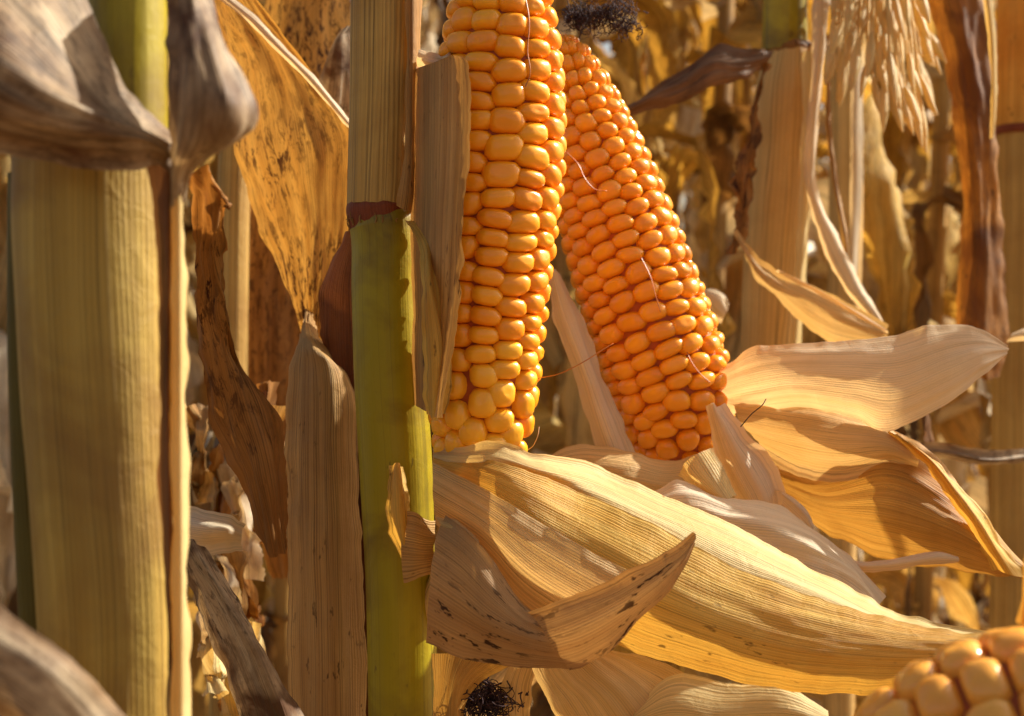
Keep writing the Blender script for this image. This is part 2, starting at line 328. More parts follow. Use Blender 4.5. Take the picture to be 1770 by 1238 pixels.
# ------------------------------------------------------------ ears
def ear_builder(parent, ctrl, n_rows, pitch_px, mat, phase=0.0, twist=0.0, max_parts=100, irregular=None, clip=None, seed=1, bulge=0.0055, mat_base=None, exr=(2.4, 3.3)):
    """ctrl: (px, py, depth, radius_px) from base to tip"""
    rr = random.Random(seed)
    A = np.array([list(P(x, y, d)) + [r * K * d] for x, y, d, r in ctrl]); n = len(A)
    S = 400; smp = np.array([crom(A, i / (S - 1) * (n - 1)) for i in range(S)])
    seg = np.linalg.norm(np.diff(smp[:, :3], axis=0), axis=1); cum = np.concatenate([[0], np.cumsum(seg)]); Ltot = cum[-1]
    def at(s):
        s = min(max(s, 0), Ltot); i = int(np.searchsorted(cum, s)); i = min(max(i, 1), S - 1)
        f = (s - cum[i - 1]) / max(cum[i] - cum[i - 1], 1e-9); q = smp[i - 1] * (1 - f) + smp[i] * f
        a = smp[max(i - 8, 0)]; b = smp[min(i + 8, S - 1)]
        T = Vector(b[:3] - a[:3]).normalized(); slope = (b[3] - a[3]) / max(np.linalg.norm(b[:3] - a[:3]), 1e-9)
        N = (Vector((0, -1, 0)) - T * (-T.y)).normalized(); return Vector(q[:3]), q[3], T, N, T.cross(N), slope
    dref = ctrl[len(ctrl) // 2][2]; pitch = pitch_px * K * dref
    kernels = []
    nu_, nv_ = 14, 11
    for k in range(n_rows):
        s = rr.uniform(0.1, 0.9) * pitch
        s = (k % 2) * 0.5 * pitch + rr.uniform(0.0, 0.35) * pitch
        while s < Ltot - pitch * 0.25:
            c0, r0, T, N, B, sl_ = at(s)
            tipf = s / Ltot
            loc_p = pitch * rr.uniform(0.86, 1.14)
            if irregular: loc_p *= irregular(tipf, k)
            loc_p *= (0.6 + 0.4 * min(1, r0 / (0.6 * max(A[:, 3]))))
            c, r, T, N, B, sl_ = at(s + loc_p / 2)
            jit = 0.05 + (0.22 if tipf < 0.14 else 0.0)
            ang = phase + 2 * PI * k / n_rows + twist * tipf + rr.uniform(-jit, jit) * 2 * PI / n_rows
            D = N * math.cos(ang) + B * math.sin(ang); Tg = T.cross(D)
            # surface tangent along the ear follows the taper
            Ax = (T + D * max(-1.2, min(1.2, sl_))).normalized(); Dn = (D - T * max(-1.2, min(1.2, sl_))).normalized()
            wc = 2 * r * math.sin(PI / n_rows)
            a = wc * 0.515 * rr.uniform(0.93, 1.05); b = loc_p * 0.525; h = min(bulge * rr.uniform(0.92, 1.08), r * 0.5)
            cen = c + D * (r - h)
            ex = rr.uniform(*exr); skew = rr.uniform(-0.12, 0.12); tp = rr.uniform(-0.14, 0.14); dent = rr.choice([0, 0, 0.6, 1.2]); dx = rr.uniform(-.4, .4); dy = rr.uniform(-.4, .4); lift = rr.uniform(-0.07, 0.07)
            vs = []
            for jj in range(nv_ + 1):
                th = PI * jj / nv_ * 0.72   # from cap centre outwards
                for ii in range(nu_):
                    ph = 2 * PI * ii / nu_
                    cx, sx = math.cos(ph), math.sin(ph)
                    q = (abs(cx) ** ex + abs(sx) ** ex) ** (-1 / ex)
                    st_ = math.sin(th); ct = math.cos(th)
                    rad = q * (abs(st_) ** 0.86); zz = math.copysign(abs(ct) ** 0.72, ct)
                    X = a * rad * cx * (1 + tp * rad * sx) ; Y = b * rad * sx + skew * X
                    Z = h * zz * (1 + lift * rad * cx) - h * 0.10 * dent * math.exp(-((X / a - dx) ** 2 + (Y / b - dy) ** 2) * 6)
                    vs.append(cen + Tg * X + Ax * Y + Dn * Z)
            fs = []
            for jj in range(nv_):
                for ii in range(nu_):
                    i2 = (ii + 1) % nu_
                    p_, q_, r_, t_ = jj * nu_ + ii, jj * nu_ + i2, (jj + 1) * nu_ + i2, (jj + 1) * nu_ + ii
                    if jj == 0: fs.append((p_, r_, t_))
                    else: fs.append((p_, q_, r_, t_))
            # screen-facing score decides which are individual parts
            view = (Vector((0, 0, 1.0)) - cen).normalized(); cap = cen + Dn * h
            px = cap.x / (K * cap.y) + 885; py = 619 - (cap.z - 1) / (K * cap.y)
            vis = Dn.dot(view) * a * b / cap.y ** 2
            if px < -20 or px > 1790 or py < -20 or py > 1258: vis = -1
            if clip and not clip(px, py): vis = min(vis, 1e-9) - 1
            kernels.append((vis, vs, fs, tipf))
            s += loc_p
    kernels.sort(key=lambda t: -t[0])
    rest = []
    for i, (vis, vs, fs, tf) in enumerate(kernels):
        if i < max_parts and vis > 0:
            o = mesh_obj('kernel', vs, fs, mat_base if (mat_base and tf + rr.uniform(-.03, .03) < 0.17) else mat, parent)
        else: rest.append((vs, fs, [(0, 0)] * len(vs)))
    V, F, U = join(rest)
    tag(mesh_obj('kernels', V, F, mat, parent), kind='stuff')
    # cob under the kernels
    path = []; rad = []
    for i in range(24):
        c, r, T, N, B, _ = at(Ltot * i / 23); path.append(c); rad.append(max(0.001, r - bulge * 0.75))
    v, f, u = tube(path, rad, ns=24, nl=48, cap=True)
    mesh_obj('cob', v, f, M['cob'], parent, u)
    return at, Ltot

def thread(name, pts, r, mat, parent, nl=40, wob=0.0008):
    W = [P(*p) for p in pts]
    v, f, u = tube(W, [r] * len(W), ns=6, nl=nl, cap=True)
    return mesh_obj(name, v, f, mat, parent, u)
def silk_tuft(parent, c, size, n, seed, mat, bias=(0, 0, 0), r=0.00016):
    rr = random.Random(seed); L = []
    for i in range(n):
        p = Vector(c) + Vector((rr.gauss(0, 1) * size[0] * 0.35, rr.gauss(0, 1) * size[1] * 0.3, rr.gauss(0, 1) * size[2] * 0.3))
        d = Vector((rr.gauss(0, 1), rr.gauss(0, 0.6), rr.gauss(0, 0.6))).normalized(); pts = [p.copy()]
        curlax = Vector((rr.gauss(0, 1), rr.gauss(0, 1), rr.gauss(0, 1))).normalized()
        for k in range(rr.randint(6, 11)):
            d = (d + curlax.cross(d) * rr.uniform(0.3, 0.9) + Vector(bias) * 0.3 + Vector((rr.gauss(0, .3), rr.gauss(0, .3), rr.gauss(0, .3)))).normalized()
            p = p + d * size[0] * rr.uniform(0.06, 0.13)
            q = p - Vector(c)
            if abs(q.x) > size[0] or abs(q.z) > size[2]: d = -d
            pts.append(p.copy())
        L.append(tube(pts, [r * rr.uniform(0.7, 1.3)] * len(pts), ns=5, nl=len(pts) * 3))
    V, F, U = join(L)
    return mesh_obj('silk', V, F, mat, parent, U)

# ------------------------------------------------------------ generic maize leaf for the field
def field_leaf(base, az, length, width, rise, droop, seed, hang=0.0, nv=38, nu=9):
    rr = random.Random(seed)
    h = Vector((math.sin(az), math.cos(az), 0)); p = Vector(base); ang = rise; pts = [p.copy()]; st = length / 9
    bend = droop
    for k in range(9):
        ang -= bend * (0.5 + 0.9 * rr.random()) * (1.6 if 1 < k < 4 else 0.7)
        ang = max(ang, -1.5)
        az += rr.uniform(-0.5, 0.5); h = Vector((math.sin(az), math.cos(az), 0))
        p = p + (h * math.cos(ang) + Vector((0, 0, 1)) * math.sin(ang)) * st
        pts.append(p.copy())
    tw = rr.uniform(-3.2, 3.2); tw0 = rr.uniform(-0.4, 0.4); rows = []
    prof = [0.75, 1.0, 1.1, 1.1, 1.0, 0.9, 0.75, 0.55, 0.32, 0.05]
    for k, q in enumerate(pts):
        T = (pts[min(k + 1, 9)] - pts[max(k - 1, 0)]).normalized()
        S = T.cross(Vector((0, 0, 1)));
        if S.length < 0.1: S = Vector((math.cos(az), -math.sin(az), 0))
        S.normalize(); Nn = S.cross(T)
        a = tw0 + tw * k / 9 * 1.6; S2 = S * math.cos(a) + Nn * math.sin(a); N2 = Nn * math.cos(a) - S * math.sin(a)
        wk = width * 0.5 * prof[k]; fold = rr.uniform(0.2, 0.8) * wk
        rows.append([q - S2 * wk + N2 * fold, q - S2 * wk * 0.45 + N2 * fold * 0.25, q, q + S2 * wk * 0.45 + N2 * fold * 0.3, q + S2 * wk + N2 * fold * rr.uniform(0.4, 1.2)])
    return sheet(rows, nu=nu, nv=nv, wrinkle=0.011, cor=0, ragged=0.009, seed=seed * 0.73, flutter=0.02)

def field_plant_parts(seed, height=2.3, dense=28):
    rr = random.Random(seed); out = []
    lean = (rr.uniform(-0.05, 0.05), rr.uniform(-0.05, 0.05)); r0 = 0.010
    zs = [0, height * 0.25, height * 0.5, height * 0.75, height]
    path = [Vector((lean[0] * z, lean[1] * z, z - 0.02)) for z in zs]
    out.append(('stalk', tube(path, [r0 * 1.1, r0, r0 * 0.9, r0 * 0.65, r0 * 0.3], ns=10, nl=30), 'field_stalk'))
    az = rr.uniform(0, 2 * PI)
    for k in range(dense):
        z = 0.25 + (height - 0.4) * k / dense + rr.uniform(-.03, .03); az += PI + rr.uniform(-0.6, 0.6)
        b = (lean[0] * z, lean[1] * z, z)
        out.append(('leaf', field_leaf(b, az, rr.uniform(0.25, 0.65), rr.choice([0.02, 0.03, 0.04, 0.055, 0.075]), rr.uniform(0.1, 1.2), rr.uniform(0.15, 0.95), seed * 31 + k),
                    rr.choice(['field_tan', 'field_pale', 'field_brown', 'field_gold', 'field_tan', 'field_pale', 'field_gold', 'field_tan'])))
    # ear in its dry husk
    z = height * rr.uniform(0.40, 0.5); a = rr.uniform(0, 2 * PI); d = Vector((math.sin(a), math.cos(a), 0))
    b = Vector((lean[0] * z, lean[1] * z, z)); pth = [b, b + d * 0.03 + Vector((0, 0, .03)), b + d * 0.06 + Vector((0, 0, .10)), b + d * 0.075 + Vector((0, 0, .18)), b + d * 0.085 + Vector((0, 0, .24))]
    out.append(('ear', tube(pth, [0.012, 0.024, 0.028, 0.02, 0.004], ns=14, nl=20, rough=0.002, seed=seed), 'field_tan'))
    return out

# ------------------------------------------------------------ corn plant on the left, close to the lens
pl = thing('corn_plant', (P(210, 619, .33).x, .33, 0), 'thick blurred corn stalk on the left with grey curled leaves at its collar', 'corn plant', 'foreground corn plants')
tubep('stalk', [(232, -3800, .335), (222, -1200, .335), (217, -100, .335), (216, 120, .335), (216, 300, .335)], [40, 62, 70, 72, 74], M['stalk_green'], pl, nl=50, flute=0.012)
tubep('inner_sheath', [(40, 300, .350), (44, 600, .350), (62, 1000, .350), (80, 1300, .350), (100, 6000, .350)], [26, 30, 32, 34, 34], M['stalk_olive'], pl, nl=40, ns=24)
tubep('leaf_sheath', [(160, 246, .335), (162, 420, .335), (174, 700, .335), (192, 1000, .335), (200, 1300, .335), (214, 5600, .335), (214, 9700, .335)], [131, 133, 130, 124, 120, 112, 100], M['sheath_olive'], pl, nl=90, rough=0.0006, ns=44)
leafp('sheath_edge', [[(252, 268, .3215), (268, 262, .3200), (294, 268, .3190), (305, 275, .320)], [(272, 420, .3225), (282, 420, .320), (292, 420, .3195), (304, 420, .3225)], [(276, 600, .3225), (283, 600, .320), (292, 600, .3195), (302, 600, .3225)],
      [(276, 800, .3225), (284, 800, .320), (292, 800, .3195), (300, 800, .3225)], [(284, 1000, .3225), (290, 1000, .320), (294, 1000, .3195), (300, 1000, .323)], [(292, 1320, .3225), (294, 1320, .321), (297, 1320, .320), (299, 1320, .323)]],
      M['leaf_dark'], pl, nu=12, nv=90, ragged=0.0008, wrinkle=0.0008)
leafp('sheath_flap', [[(296, 330, .321), (304, 330, .318), (312, 332, .318), (318, 336, .323)], [(294, 500, .322), (303, 500, .318), (314, 500, .318), (322, 500, .324)], [(294, 800, .322), (304, 800, .318), (316, 800, .318), (326, 800, .324)], [(292, 1300, .322), (304, 1300, .318), (318, 1300, .318), (328, 1300, .324)]],
      M['husk_cream'], pl, nu=12, nv=70, ragged=0.0004, wrinkle=0.0004)
# blade sweeping up and out to the left
leafp('leaf', [[(308, 252, .325), (306, 262, .321), (303, 272, .319), (300, 280, .320)],
               [(252, 208, .316), (252, 226, .308), (256, 240, .306), (262, 252, .312)],
               [(190, 150, .312), (178, 190, .298), (176, 228, .296), (186, 258, .308)],
               [(152, 66, .310), (110, 140, .292), (92, 215, .290), (100, 256, .305)],
               [(122, -20, .310), (50, 90, .288), (20, 190, .286), (20, 244, .300)],
               [(80, -110, .312), (-20, 40, .286), (-60, 140, .284), (-70, 210, .296)],
               [(20, -200, .315), (-100, -30, .29), (-150, 60, .288), (-170, 120, .296)]], M['leaf_weathered'], pl, nu=36, nv=80, wrinkle=0.0022, curl=(0.002, 0.003))
# curled blade on the right of the collar
leafp('leaf', [[(296, 352, .322), (304, 356, .320), (314, 352, .320), (322, 346, .322)],
               [(294, 290, .318), (308, 296, .314), (326, 292, .314), (345, 282, .318)],
               [(291, 220, .314), (325, 230, .306), (382, 240, .304), (434, 246, .314)],
               [(290, 150, .313), (330, 160, .302), (398, 180, .300), (456, 192, .314)],
               [(290, 80, .314), (325, 85, .304), (370, 95, .304), (412, 110, .316)],
               [(290, 20, .315), (318, 20, .307), (350, 25, .308), (384, 38, .318)],
               [(290, -60, .316), (310, -60, .31), (330, -60, .31), (350, -60, .318)]], M['leaf_weathered'], pl, nu=34, nv=60, wrinkle=0.0022, curl=(0, -0.004))
# lower blade crossing the bottom left corner
leafp('leaf', [[(-200, 880, .285), (-220, 1000, .280), (-240, 1120, .282), (-260, 1240, .29)], [(-30, 1018, .278), (-50, 1100, .273), (-60, 1190, .275), (-70, 1280, .28)], [(70, 1096, .276), (50, 1160, .272), (20, 1230, .274), (0, 1300, .28)],
               [(150, 1165, .278), (110, 1210, .274), (80, 1280, .275), (40, 1340, .28)], [(270, 1290, .284), (220, 1330, .280), (180, 1370, .280), (130, 1420, .286)]], M['leaf_weathered'], pl, nu=30, nv=70, wrinkle=0.001)
tubep('node', [(160, 262, .335), (160, 246, .335), (168, 236, .335), (185, 226, .335)], [130, 128, 112, 80], M['node_red'], pl, nl=8, ns=40)
# twisted brown leaf that hangs down behind the stalk
leafp('dead_leaf', [[(318, 300, .37), (335, 290, .366), (352, 300, .364), (362, 320, .37)], [(330, 350, .40), (352, 342, .392), (378, 352, .39), (388, 372, .40)], [(338, 440, .43), (352, 430, .422), (372, 440, .425), (385, 450, .435)],
                    [(338, 540, .45), (362, 530, .445), (388, 536, .44), (396, 560, .45)], [(352, 640, .46), (378, 620, .452), (402, 610, .455), (420, 640, .46)], [(372, 730, .47), (400, 715, .46), (440, 700, .46), (482, 730, .47)],
                    [(410, 820, .47), (430, 810, .462), (468, 800, .46), (494, 810, .47)], [(430, 890, .475), (450, 885, .466), (478, 890, .468), (496, 890, .475)], [(462, 960, .48), (472, 960, .475), (482, 955, .475), (490, 950, .48)]],
      M['leaf_brown'], pl, label='brown mottled leaf hanging twisted', nu=26, nv=90, wrinkle=0.004, ragged=0.002)

# ------------------------------------------------------------ main plant with the green stalk
mp = thing('corn_plant', (P(690, 619, .5).x, .5, 0), 'corn plant with green lower stalk, dark red node and tan sheath above it', 'corn plant', 'foreground corn plants')
tubep('leaf_sheath', [(690, -2600, .5), (676, -900, .5), (668, -60, .5), (664, 180, .5), (658, 356, .5)], [40, 56, 60, 60, 58], M['sheath'], mp, nl=70, rough=0.0003, flute=0.006, ns=44)
leafp('sheath_edge', [[(700, -80, .485), (708, -80, .4845), (718, -80, .486), (728, -80, .494)], [(702, 60, .485), (709, 60, .4845), (718, 60, .486), (727, 60, .494)], [(700, 180, .485), (708, 180, .4845), (716, 180, .486), (726, 180, .494)],
                      [(698, 280, .485), (706, 280, .4845), (714, 280, .486), (722, 280, .494)], [(688, 330, .485), (702, 334, .4845), (712, 336, .486), (722, 338, .494)], [(684, 356, .4875), (698, 362, .486), (708, 366, .488), (716, 368, .494)]], M['leaf_tan'], mp, nu=12, nv=70, ragged=0.0003, wrinkle=0.0003)
tubep('node', [(658, 352, .5), (658, 358, .5), (659, 368, .5), (661, 380, .5), (663, 388, .5)], [56, 59, 59, 58, 57], M['node_red'], mp, nl=12, ns=40, rough=0.0006)
tubep('stalk', [(660, 372, .5), (664, 386, .5), (666, 400, .5), (668, 500, .5), (674, 640, .5), (684, 800, .5), (692, 1000, .5), (697, 1240, .5), (705, 3000, .5), (705, 6300, .5)], [57, 60, 60, 60, 62, 63, 60, 60, 60, 52], M['stalk_green'], mp, nl=120, flute=0.004, ns=44)
# fibrous ring where the old sheath tore off
ring = []
for k in range(12):
    a = rnd.uniform(-1.5, 1.5); r0 = 59.5 * K * .5; x0 = P(663, 0, .5).x
    z0 = P(0, 384 + rnd.uniform(2, 10) - 4 * math.sin(a), .5).z
    pth = [Vector((x0 + math.sin(a) * r0, .5 - math.cos(a) * r0, z0)), Vector((x0 + math.sin(a + rnd.uniform(-.05, .05)) * (r0 + .0008), .5 - math.cos(a) * (r0 + .0008), z0 + rnd.uniform(0.0008, 0.003))),
           Vector((x0 + math.sin(a + rnd.uniform(-.12, .12)) * (r0 + .0012), .5 - math.cos(a) * (r0 + .0012), z0 + rnd.uniform(0.001, 0.005)))]
    ring.append(tube(pth, [.0003, .00025, .0001], ns=5, nl=6))
V, F, U = join(ring); mesh_obj('torn_fibre', V, F, M['leaf_tan'], mp, U)
# torn yellow flap on the right of the stalk
leafp('sheath_flap', [[(706, 384, .487), (714, 380, .485), (722, 384, .486), (728, 392, .489)], [(728, 430, .466), (736, 426, .463), (742, 428, .463), (750, 436, .466)], [(728, 500, .454), (738, 496, .449), (746, 498, .449), (756, 506, .453)],
                      [(730, 590, .454), (744, 586, .446), (758, 588, .446), (770, 596, .451)], [(736, 655, .455), (748, 655, .447), (762, 655, .448), (772, 660, .452)], [(742, 715, .457), (748, 724, .452), (756, 726, .452), (764, 715, .455)]],
      M['husk_yellow'], mp, label='thin yellow torn flap beside the green stalk', nu=18, nv=60, wrinkle=0.0015, curl=(0.001, 0.001), ragged=0.0005)
# tan leaf standing between the stalk and the ear
leafp('leaf', [[(716, 700, .491), (738, 712, .461), (752, 722, .448), (762, 722, .445)], [(714, 580, .491), (742, 584, .461), (765, 586, .448), (784, 582, .445)], [(712, 490, .491), (744, 492, .461), (772, 490, .448), (797, 486, .445)],
               [(712, 400, .491), (745, 400, .461), (775, 398, .448), (801, 396, .445)], [(712, 300, .491), (748, 298, .461), (780, 294, .448), (808, 290, .445)], [(712, 200, .491), (750, 194, .461), (784, 188, .448), (814, 186, .445)],
               [(712, 135, .491), (750, 122, .461), (784, 108, .448), (812, 122, .445)], [(714, 120, .491), (750, 108, .461), (782, 96, .448), (806, 102, .445)]], M['leaf_tan'], mp, nu=34, nv=80, wrinkle=0.0005, flutter=0.0006, ragged=0.0012)
leafp('leaf_tip', [[(716, 112, .489), (720, 104, .485), (722, 94, .483), (724, 84, .485)], [(742, 120, .483), (746, 112, .479), (748, 104, .478), (746, 90, .481)], [(766, 116, .464), (768, 108, .460), (768, 102, .460), (766, 98, .462)], [(782, 100, .455), (784, 94, .473), (784, 88, .473), (783, 80, .475)]],
      M['husk_white'], mp, nu=12, nv=24, wrinkle=0.001)
# dried stub of husk on the green stalk
leafp('husk_stub', [[(680, 806, .484), (684, 802, .482), (688, 802, .482), (692, 808, .484)], [(676, 850, .481), (684, 848, .478), (694, 850, .478), (702, 856, .481)], [(676, 896, .480), (686, 894, .477), (696, 896, .477), (704, 904, .480)], [(686, 930, .481), (694, 936, .478), (700, 940, .478), (706, 946, .481)], [(700, 962, .483), (702, 966, .482), (704, 968, .482), (708, 966, .483)]],
      M['husk_yellow'], mp, nu=16, nv=50, wrinkle=0.0022, ragged=0.0016, curl=(0.0012, 0.0012))
leafp('husk_stub', [[(696, 882, .480), (694, 920, .478), (692, 960, .478), (700, 1004, .480)], [(716, 886, .479), (716, 925, .476), (716, 962, .476), (716, 1000, .479)], [(734, 896, .480), (734, 930, .478), (734, 962, .478), (732, 992, .480)], [(752, 902, .486), (752, 932, .484), (750, 960, .484), (748, 988, .486)]],
      M['leaf_tan'], mp, nu=22, nv=26, wrinkle=0.0012, ragged=0.0006)
# tan sheath standing left of the stalk and its dark red lining
leafp('dry_sheath', [[(528, 530, .600), (532, 532, .598), (536, 534, .598), (540, 536, .600)], [(524, 556, .56), (530, 558, .555), (537, 560, .555), (546, 566, .56)], [(512, 592, .525), (530, 592, .518), (552, 600, .516), (574, 616, .522)], [(501, 640, .522), (535, 640, .512), (575, 646, .510), (613, 674, .518)], [(496, 760, .522), (534, 760, .510), (576, 760, .508), (617, 770, .518)],
                     [(495, 900, .522), (534, 900, .510), (580, 900, .508), (622, 900, .518)], [(497, 1080, .522), (538, 1080, .510), (585, 1080, .508), (630, 1080, .518)], [(500, 1320, .522), (542, 1320, .510), (590, 1320, .508), (640, 1320, .518)]],
      M['leaf_tan'], mp, label='upright tan sheath split from the stalk on its left', nu=34, nv=80, wrinkle=0.001)
leafp('sheath_lining', [[(598, 400, .522), (606, 400, .52), (620, 400, .52), (640, 400, .522)], [(560, 480, .524), (580, 480, .521), (604, 480, .520), (640, 480, .522)], [(552, 560, .526), (575, 556, .524), (604, 560, .522), (640, 560, .522)], [(556, 600, .528), (580, 620, .526), (606, 640, .524), (640, 640, .524)],
                        [(600, 760, .528), (610, 780, .526), (622, 780, .524), (645, 780, .524)], [(600, 1320, .53), (615, 1320, .526), (630, 1320, .526), (655, 1320, .526)]], M['bark_red'], mp, nu=18, nv=60, wrinkle=0.001)

# ------------------------------------------------------------ big orange leaf behind the stalks
ol = thing('corn_plant', (P(560, 619, .72).x, .72, 0), 'corn plant behind the green stalk with a broad amber leaf mottled brown', 'corn plant', 'corn plants just behind the ears')
leafp('leaf', [[(535, 592, .600), (537, 594, .598), (541, 594, .598), (546, 590, .600)], [(500, 525, .602), (520, 528, .594), (542, 530, .590), (566, 520, .594)], [(468, 440, .606), (505, 440, .592), (548, 440, .586), (594, 430, .590)],
               [(428, 335, .610), (480, 335, .592), (540, 335, .584), (604, 330, .588)], [(402, 235, .614), (455, 240, .594), (530, 240, .584), (606, 230, .586)], [(396, 130, .618), (440, 120, .600), (490, 112, .592), (536, 116, .588)],
               [(372, 40, .622), (395, 20, .610), (420, 0, .602), (446, -8, .598)], [(330, -60, .63), (350, -70, .62), (370, -80, .61), (392, -90, .604)]], M['leaf_orange'], ol, nu=44, nv=90, wrinkle=0.0025, curl=(0, 0.003))
leafp('bright_rim', [[(366, -14, .596), (372, -18, .594), (378, -22, .596)], [(432, 42, .590), (438, 36, .588), (444, 32, .590)], [(482, 92, .584), (488, 86, .582), (494, 82, .584)], [(540, 150, .580), (546, 144, .578), (552, 140, .580)], [(590, 208, .578), (594, 202, .576), (598, 198, .578)], [(606, 224, .576), (608, 220, .575), (611, 216, .576)]],  # bright edge of the backlit leaf, its brightness put in as a white strip
      M['husk_white'], ol, nu=8, nv=40, wrinkle=0.0005, cor=0)
tubep('stalk', [(450, -2400, .72), (425, -300, .72), (405, 300, .72), (396, 900, .72), (380, 4600, .72)], [18, 24, 28, 30, 34], M['sheath'], ol, nl=50)
leafp('leaf', [[(470, -90, .70), (500, -90, .69), (560, -90, .69), (610, -90, .70)], [(452, 60, .70), (490, 60, .688), (550, 60, .688), (606, 60, .70)], [(470, 180, .70), (505, 180, .69), (560, 180, .69), (620, 180, .70)], [(520, 330, .70), (550, 330, .69), (590, 330, .69), (640, 330, .70)]], M['leaf_orange'], ol, nu=24, nv=40, wrinkle=0.003)
leafp('leaf', [[(530, 230, .655), (550, 250, .65), (580, 260, .65), (610, 260, .655)], [(545, 160, .65), (560, 150, .645), (590, 150, .645), (615, 150, .65)], [(568, 90, .65), (575, 80, .645), (592, 76, .645), (618, 70, .65)], [(590, 50, .65), (596, 48, .65), (604, 46, .65), (620, 40, .65)]], M['leaf_weathered'], ol, nu=20, nv=30, wrinkle=0.002)
leafp('leaf', [[(440, 300, .75), (470, 320, .745), (500, 330, .745), (540, 330, .75)], [(420, 460, .75), (455, 460, .742), (500, 460, .742), (545, 460, .75)], [(410, 640, .75), (450, 640, .742), (500, 640, .742), (560, 640, .75)], [(430, 820, .75), (460, 820, .742), (500, 820, .742), (550, 820, .75)], [(470, 1000, .75), (490, 1000, .745), (510, 1000, .745), (530, 1000, .75)]],
      M['leaf_brown'], ol, nu=24, nv=60, wrinkle=0.005, ragged=0.003)
# weathered leaf that slants to the bottom between the two stalks
leafp('dead_leaf', [[(300, 940, .46), (315, 930, .452), (335, 935, .45), (350, 950, .456)], [(326, 1010, .46), (348, 1000, .45), (375, 1005, .446), (398, 1020, .455)], [(355, 1080, .46), (385, 1070, .448), (420, 1080, .444), (440, 1090, .455)], [(390, 1160, .46), (420, 1150, .448), (455, 1150, .444), (480, 1160, .455)], [(430, 1290, .46), (470, 1270, .45), (500, 1260, .446), (540, 1270, .455)]],
      M['leaf_weathered'], ol, nu=24, nv=60, wrinkle=0.002)
leafp('dead_leaf', [[(316, 880, .50), (316, 900, .495), (316, 920, .495), (316, 944, .50)], [(350, 890, .495), (350, 908, .488), (350, 926, .488), (350, 948, .495)], [(392, 902, .495), (392, 914, .489), (392, 926, .489), (390, 940, .495)], [(418, 914, .50), (418, 922, .497), (418, 930, .497), (416, 940, .50)]], M['husk_white'], ol, nu=16, nv=24, wrinkle=0.001, curl=(0.002, 0.003))
for q in range(16):
    x0 = rnd.uniform(325, 465); y0 = rnd.uniform(640, 1080); dd = rnd.uniform(.55, .75)
    leafp('dead_leaf', [[(x0 + a + rnd.uniform(-20, 20), y0 + yy, dd + rnd.uniform(-.02, .02)) for a in (0, 12, 26, 40)] for yy in (0, 50, 110, 170)], M[rnd.choice(['leaf_brown', 'husk_white', 'leaf_rust', 'leaf_tan', 'leaf_weathered', 'husk_cream'])], ol, nu=18, nv=40, wrinkle=0.007, ragged=0.004)

# ------------------------------------------------------------ ear 1: upright, front
e1 = thing('corn_ear', P(826, 800, .5), 'upright orange corn ear right beside the green stalk, husk peeled down', 'corn ear', 'peeled ripe corn ears')
at1, L1 = ear_builder(e1, [(826, 812, .475, 66), (829, 780, .475, 82), (834, 700, .475, 97), (838, 600, .475, 104), (844, 500, .475, 110), (850, 400, .475, 116), (858, 300, .475, 120), (864, 200, .475, 117), (866, 100, .475, 110), (868, 0, .475, 92), (866, -100, .475, 66), (862, -190, .475, 30), (860, -215, .475, 8)],
                      12, 35, M['kernel'], phase=-0.13, twist=0.45, max_parts=100, irregular=lambda t, k: 1.30 if t < 0.12 else ((1.36 if .5 < t < .60 else 1.15) if k == 0 and .44 < t < .64 else 1.02), clip=lambda x, y: y < 800 and x > 745, seed=4, mat_base=M['kernel_yellow'])
thread('silk_thread', [(905, -20, .452), (915, 40, .4495), (912, 90, .4485), (916, 130, .4485), (908, 150, .449)], .00022, M['silk_amber'], e1)
thread('silk_thread', [(925, 655, .470), (970, 645, .462), (1010, 625, .458), (1040, 606, .460), (1060, 594, .462)], .00018, M['silk_amber'], e1)
thread('silk_thread', [(906, 780, .484), (922, 770, .478), (930, 752, .476), (932, 738, .478)], .0001, M['husk_white'], e1)
# husk leaves of ear 1
leafp('husk_leaf', [[(748, 778, .474), (749, 786, .466), (749, 800, .462), (750, 830, .462)], [(800, 774, .458), (800, 790, .455), (798, 815, .453), (796, 850, .454)], [(858, 768, .454), (858, 790, .451), (852, 815, .449), (848, 850, .450)], [(930, 788, .460), (930, 812, .455), (926, 840, .464), (915, 880, .464)],
                    [(1030, 804, .480), (1030, 838, .468), (1022, 868, .462), (1010, 910, .462)], [(1150, 862, .482), (1146, 890, .467), (1130, 915, .460), (1110, 960, .460)], [(1290, 925, .484), (1284, 955, .464), (1262, 988, .457), (1230, 1020, .458)],
                    [(1440, 1004, .482), (1425, 1018, .464), (1400, 1030, .456), (1370, 1070, .457)], [(1535, 1054, .474), (1522, 1065, .460), (1505, 1075, .454), (1490, 1100, .455)], [(1600, 1076, .466), (1594, 1085, .459), (1586, 1095, .455), (1576, 1106, .455)], [(1715, 1096, .456), (1712, 1100, .453), (1710, 1104, .452), (1706, 1110, .452)]],
      M['husk_cream'], e1, label='long pale cream husk leaf behind the yellow one', nu=54, nv=140, wrinkle=0.0008, curl=(0.0008, 0))
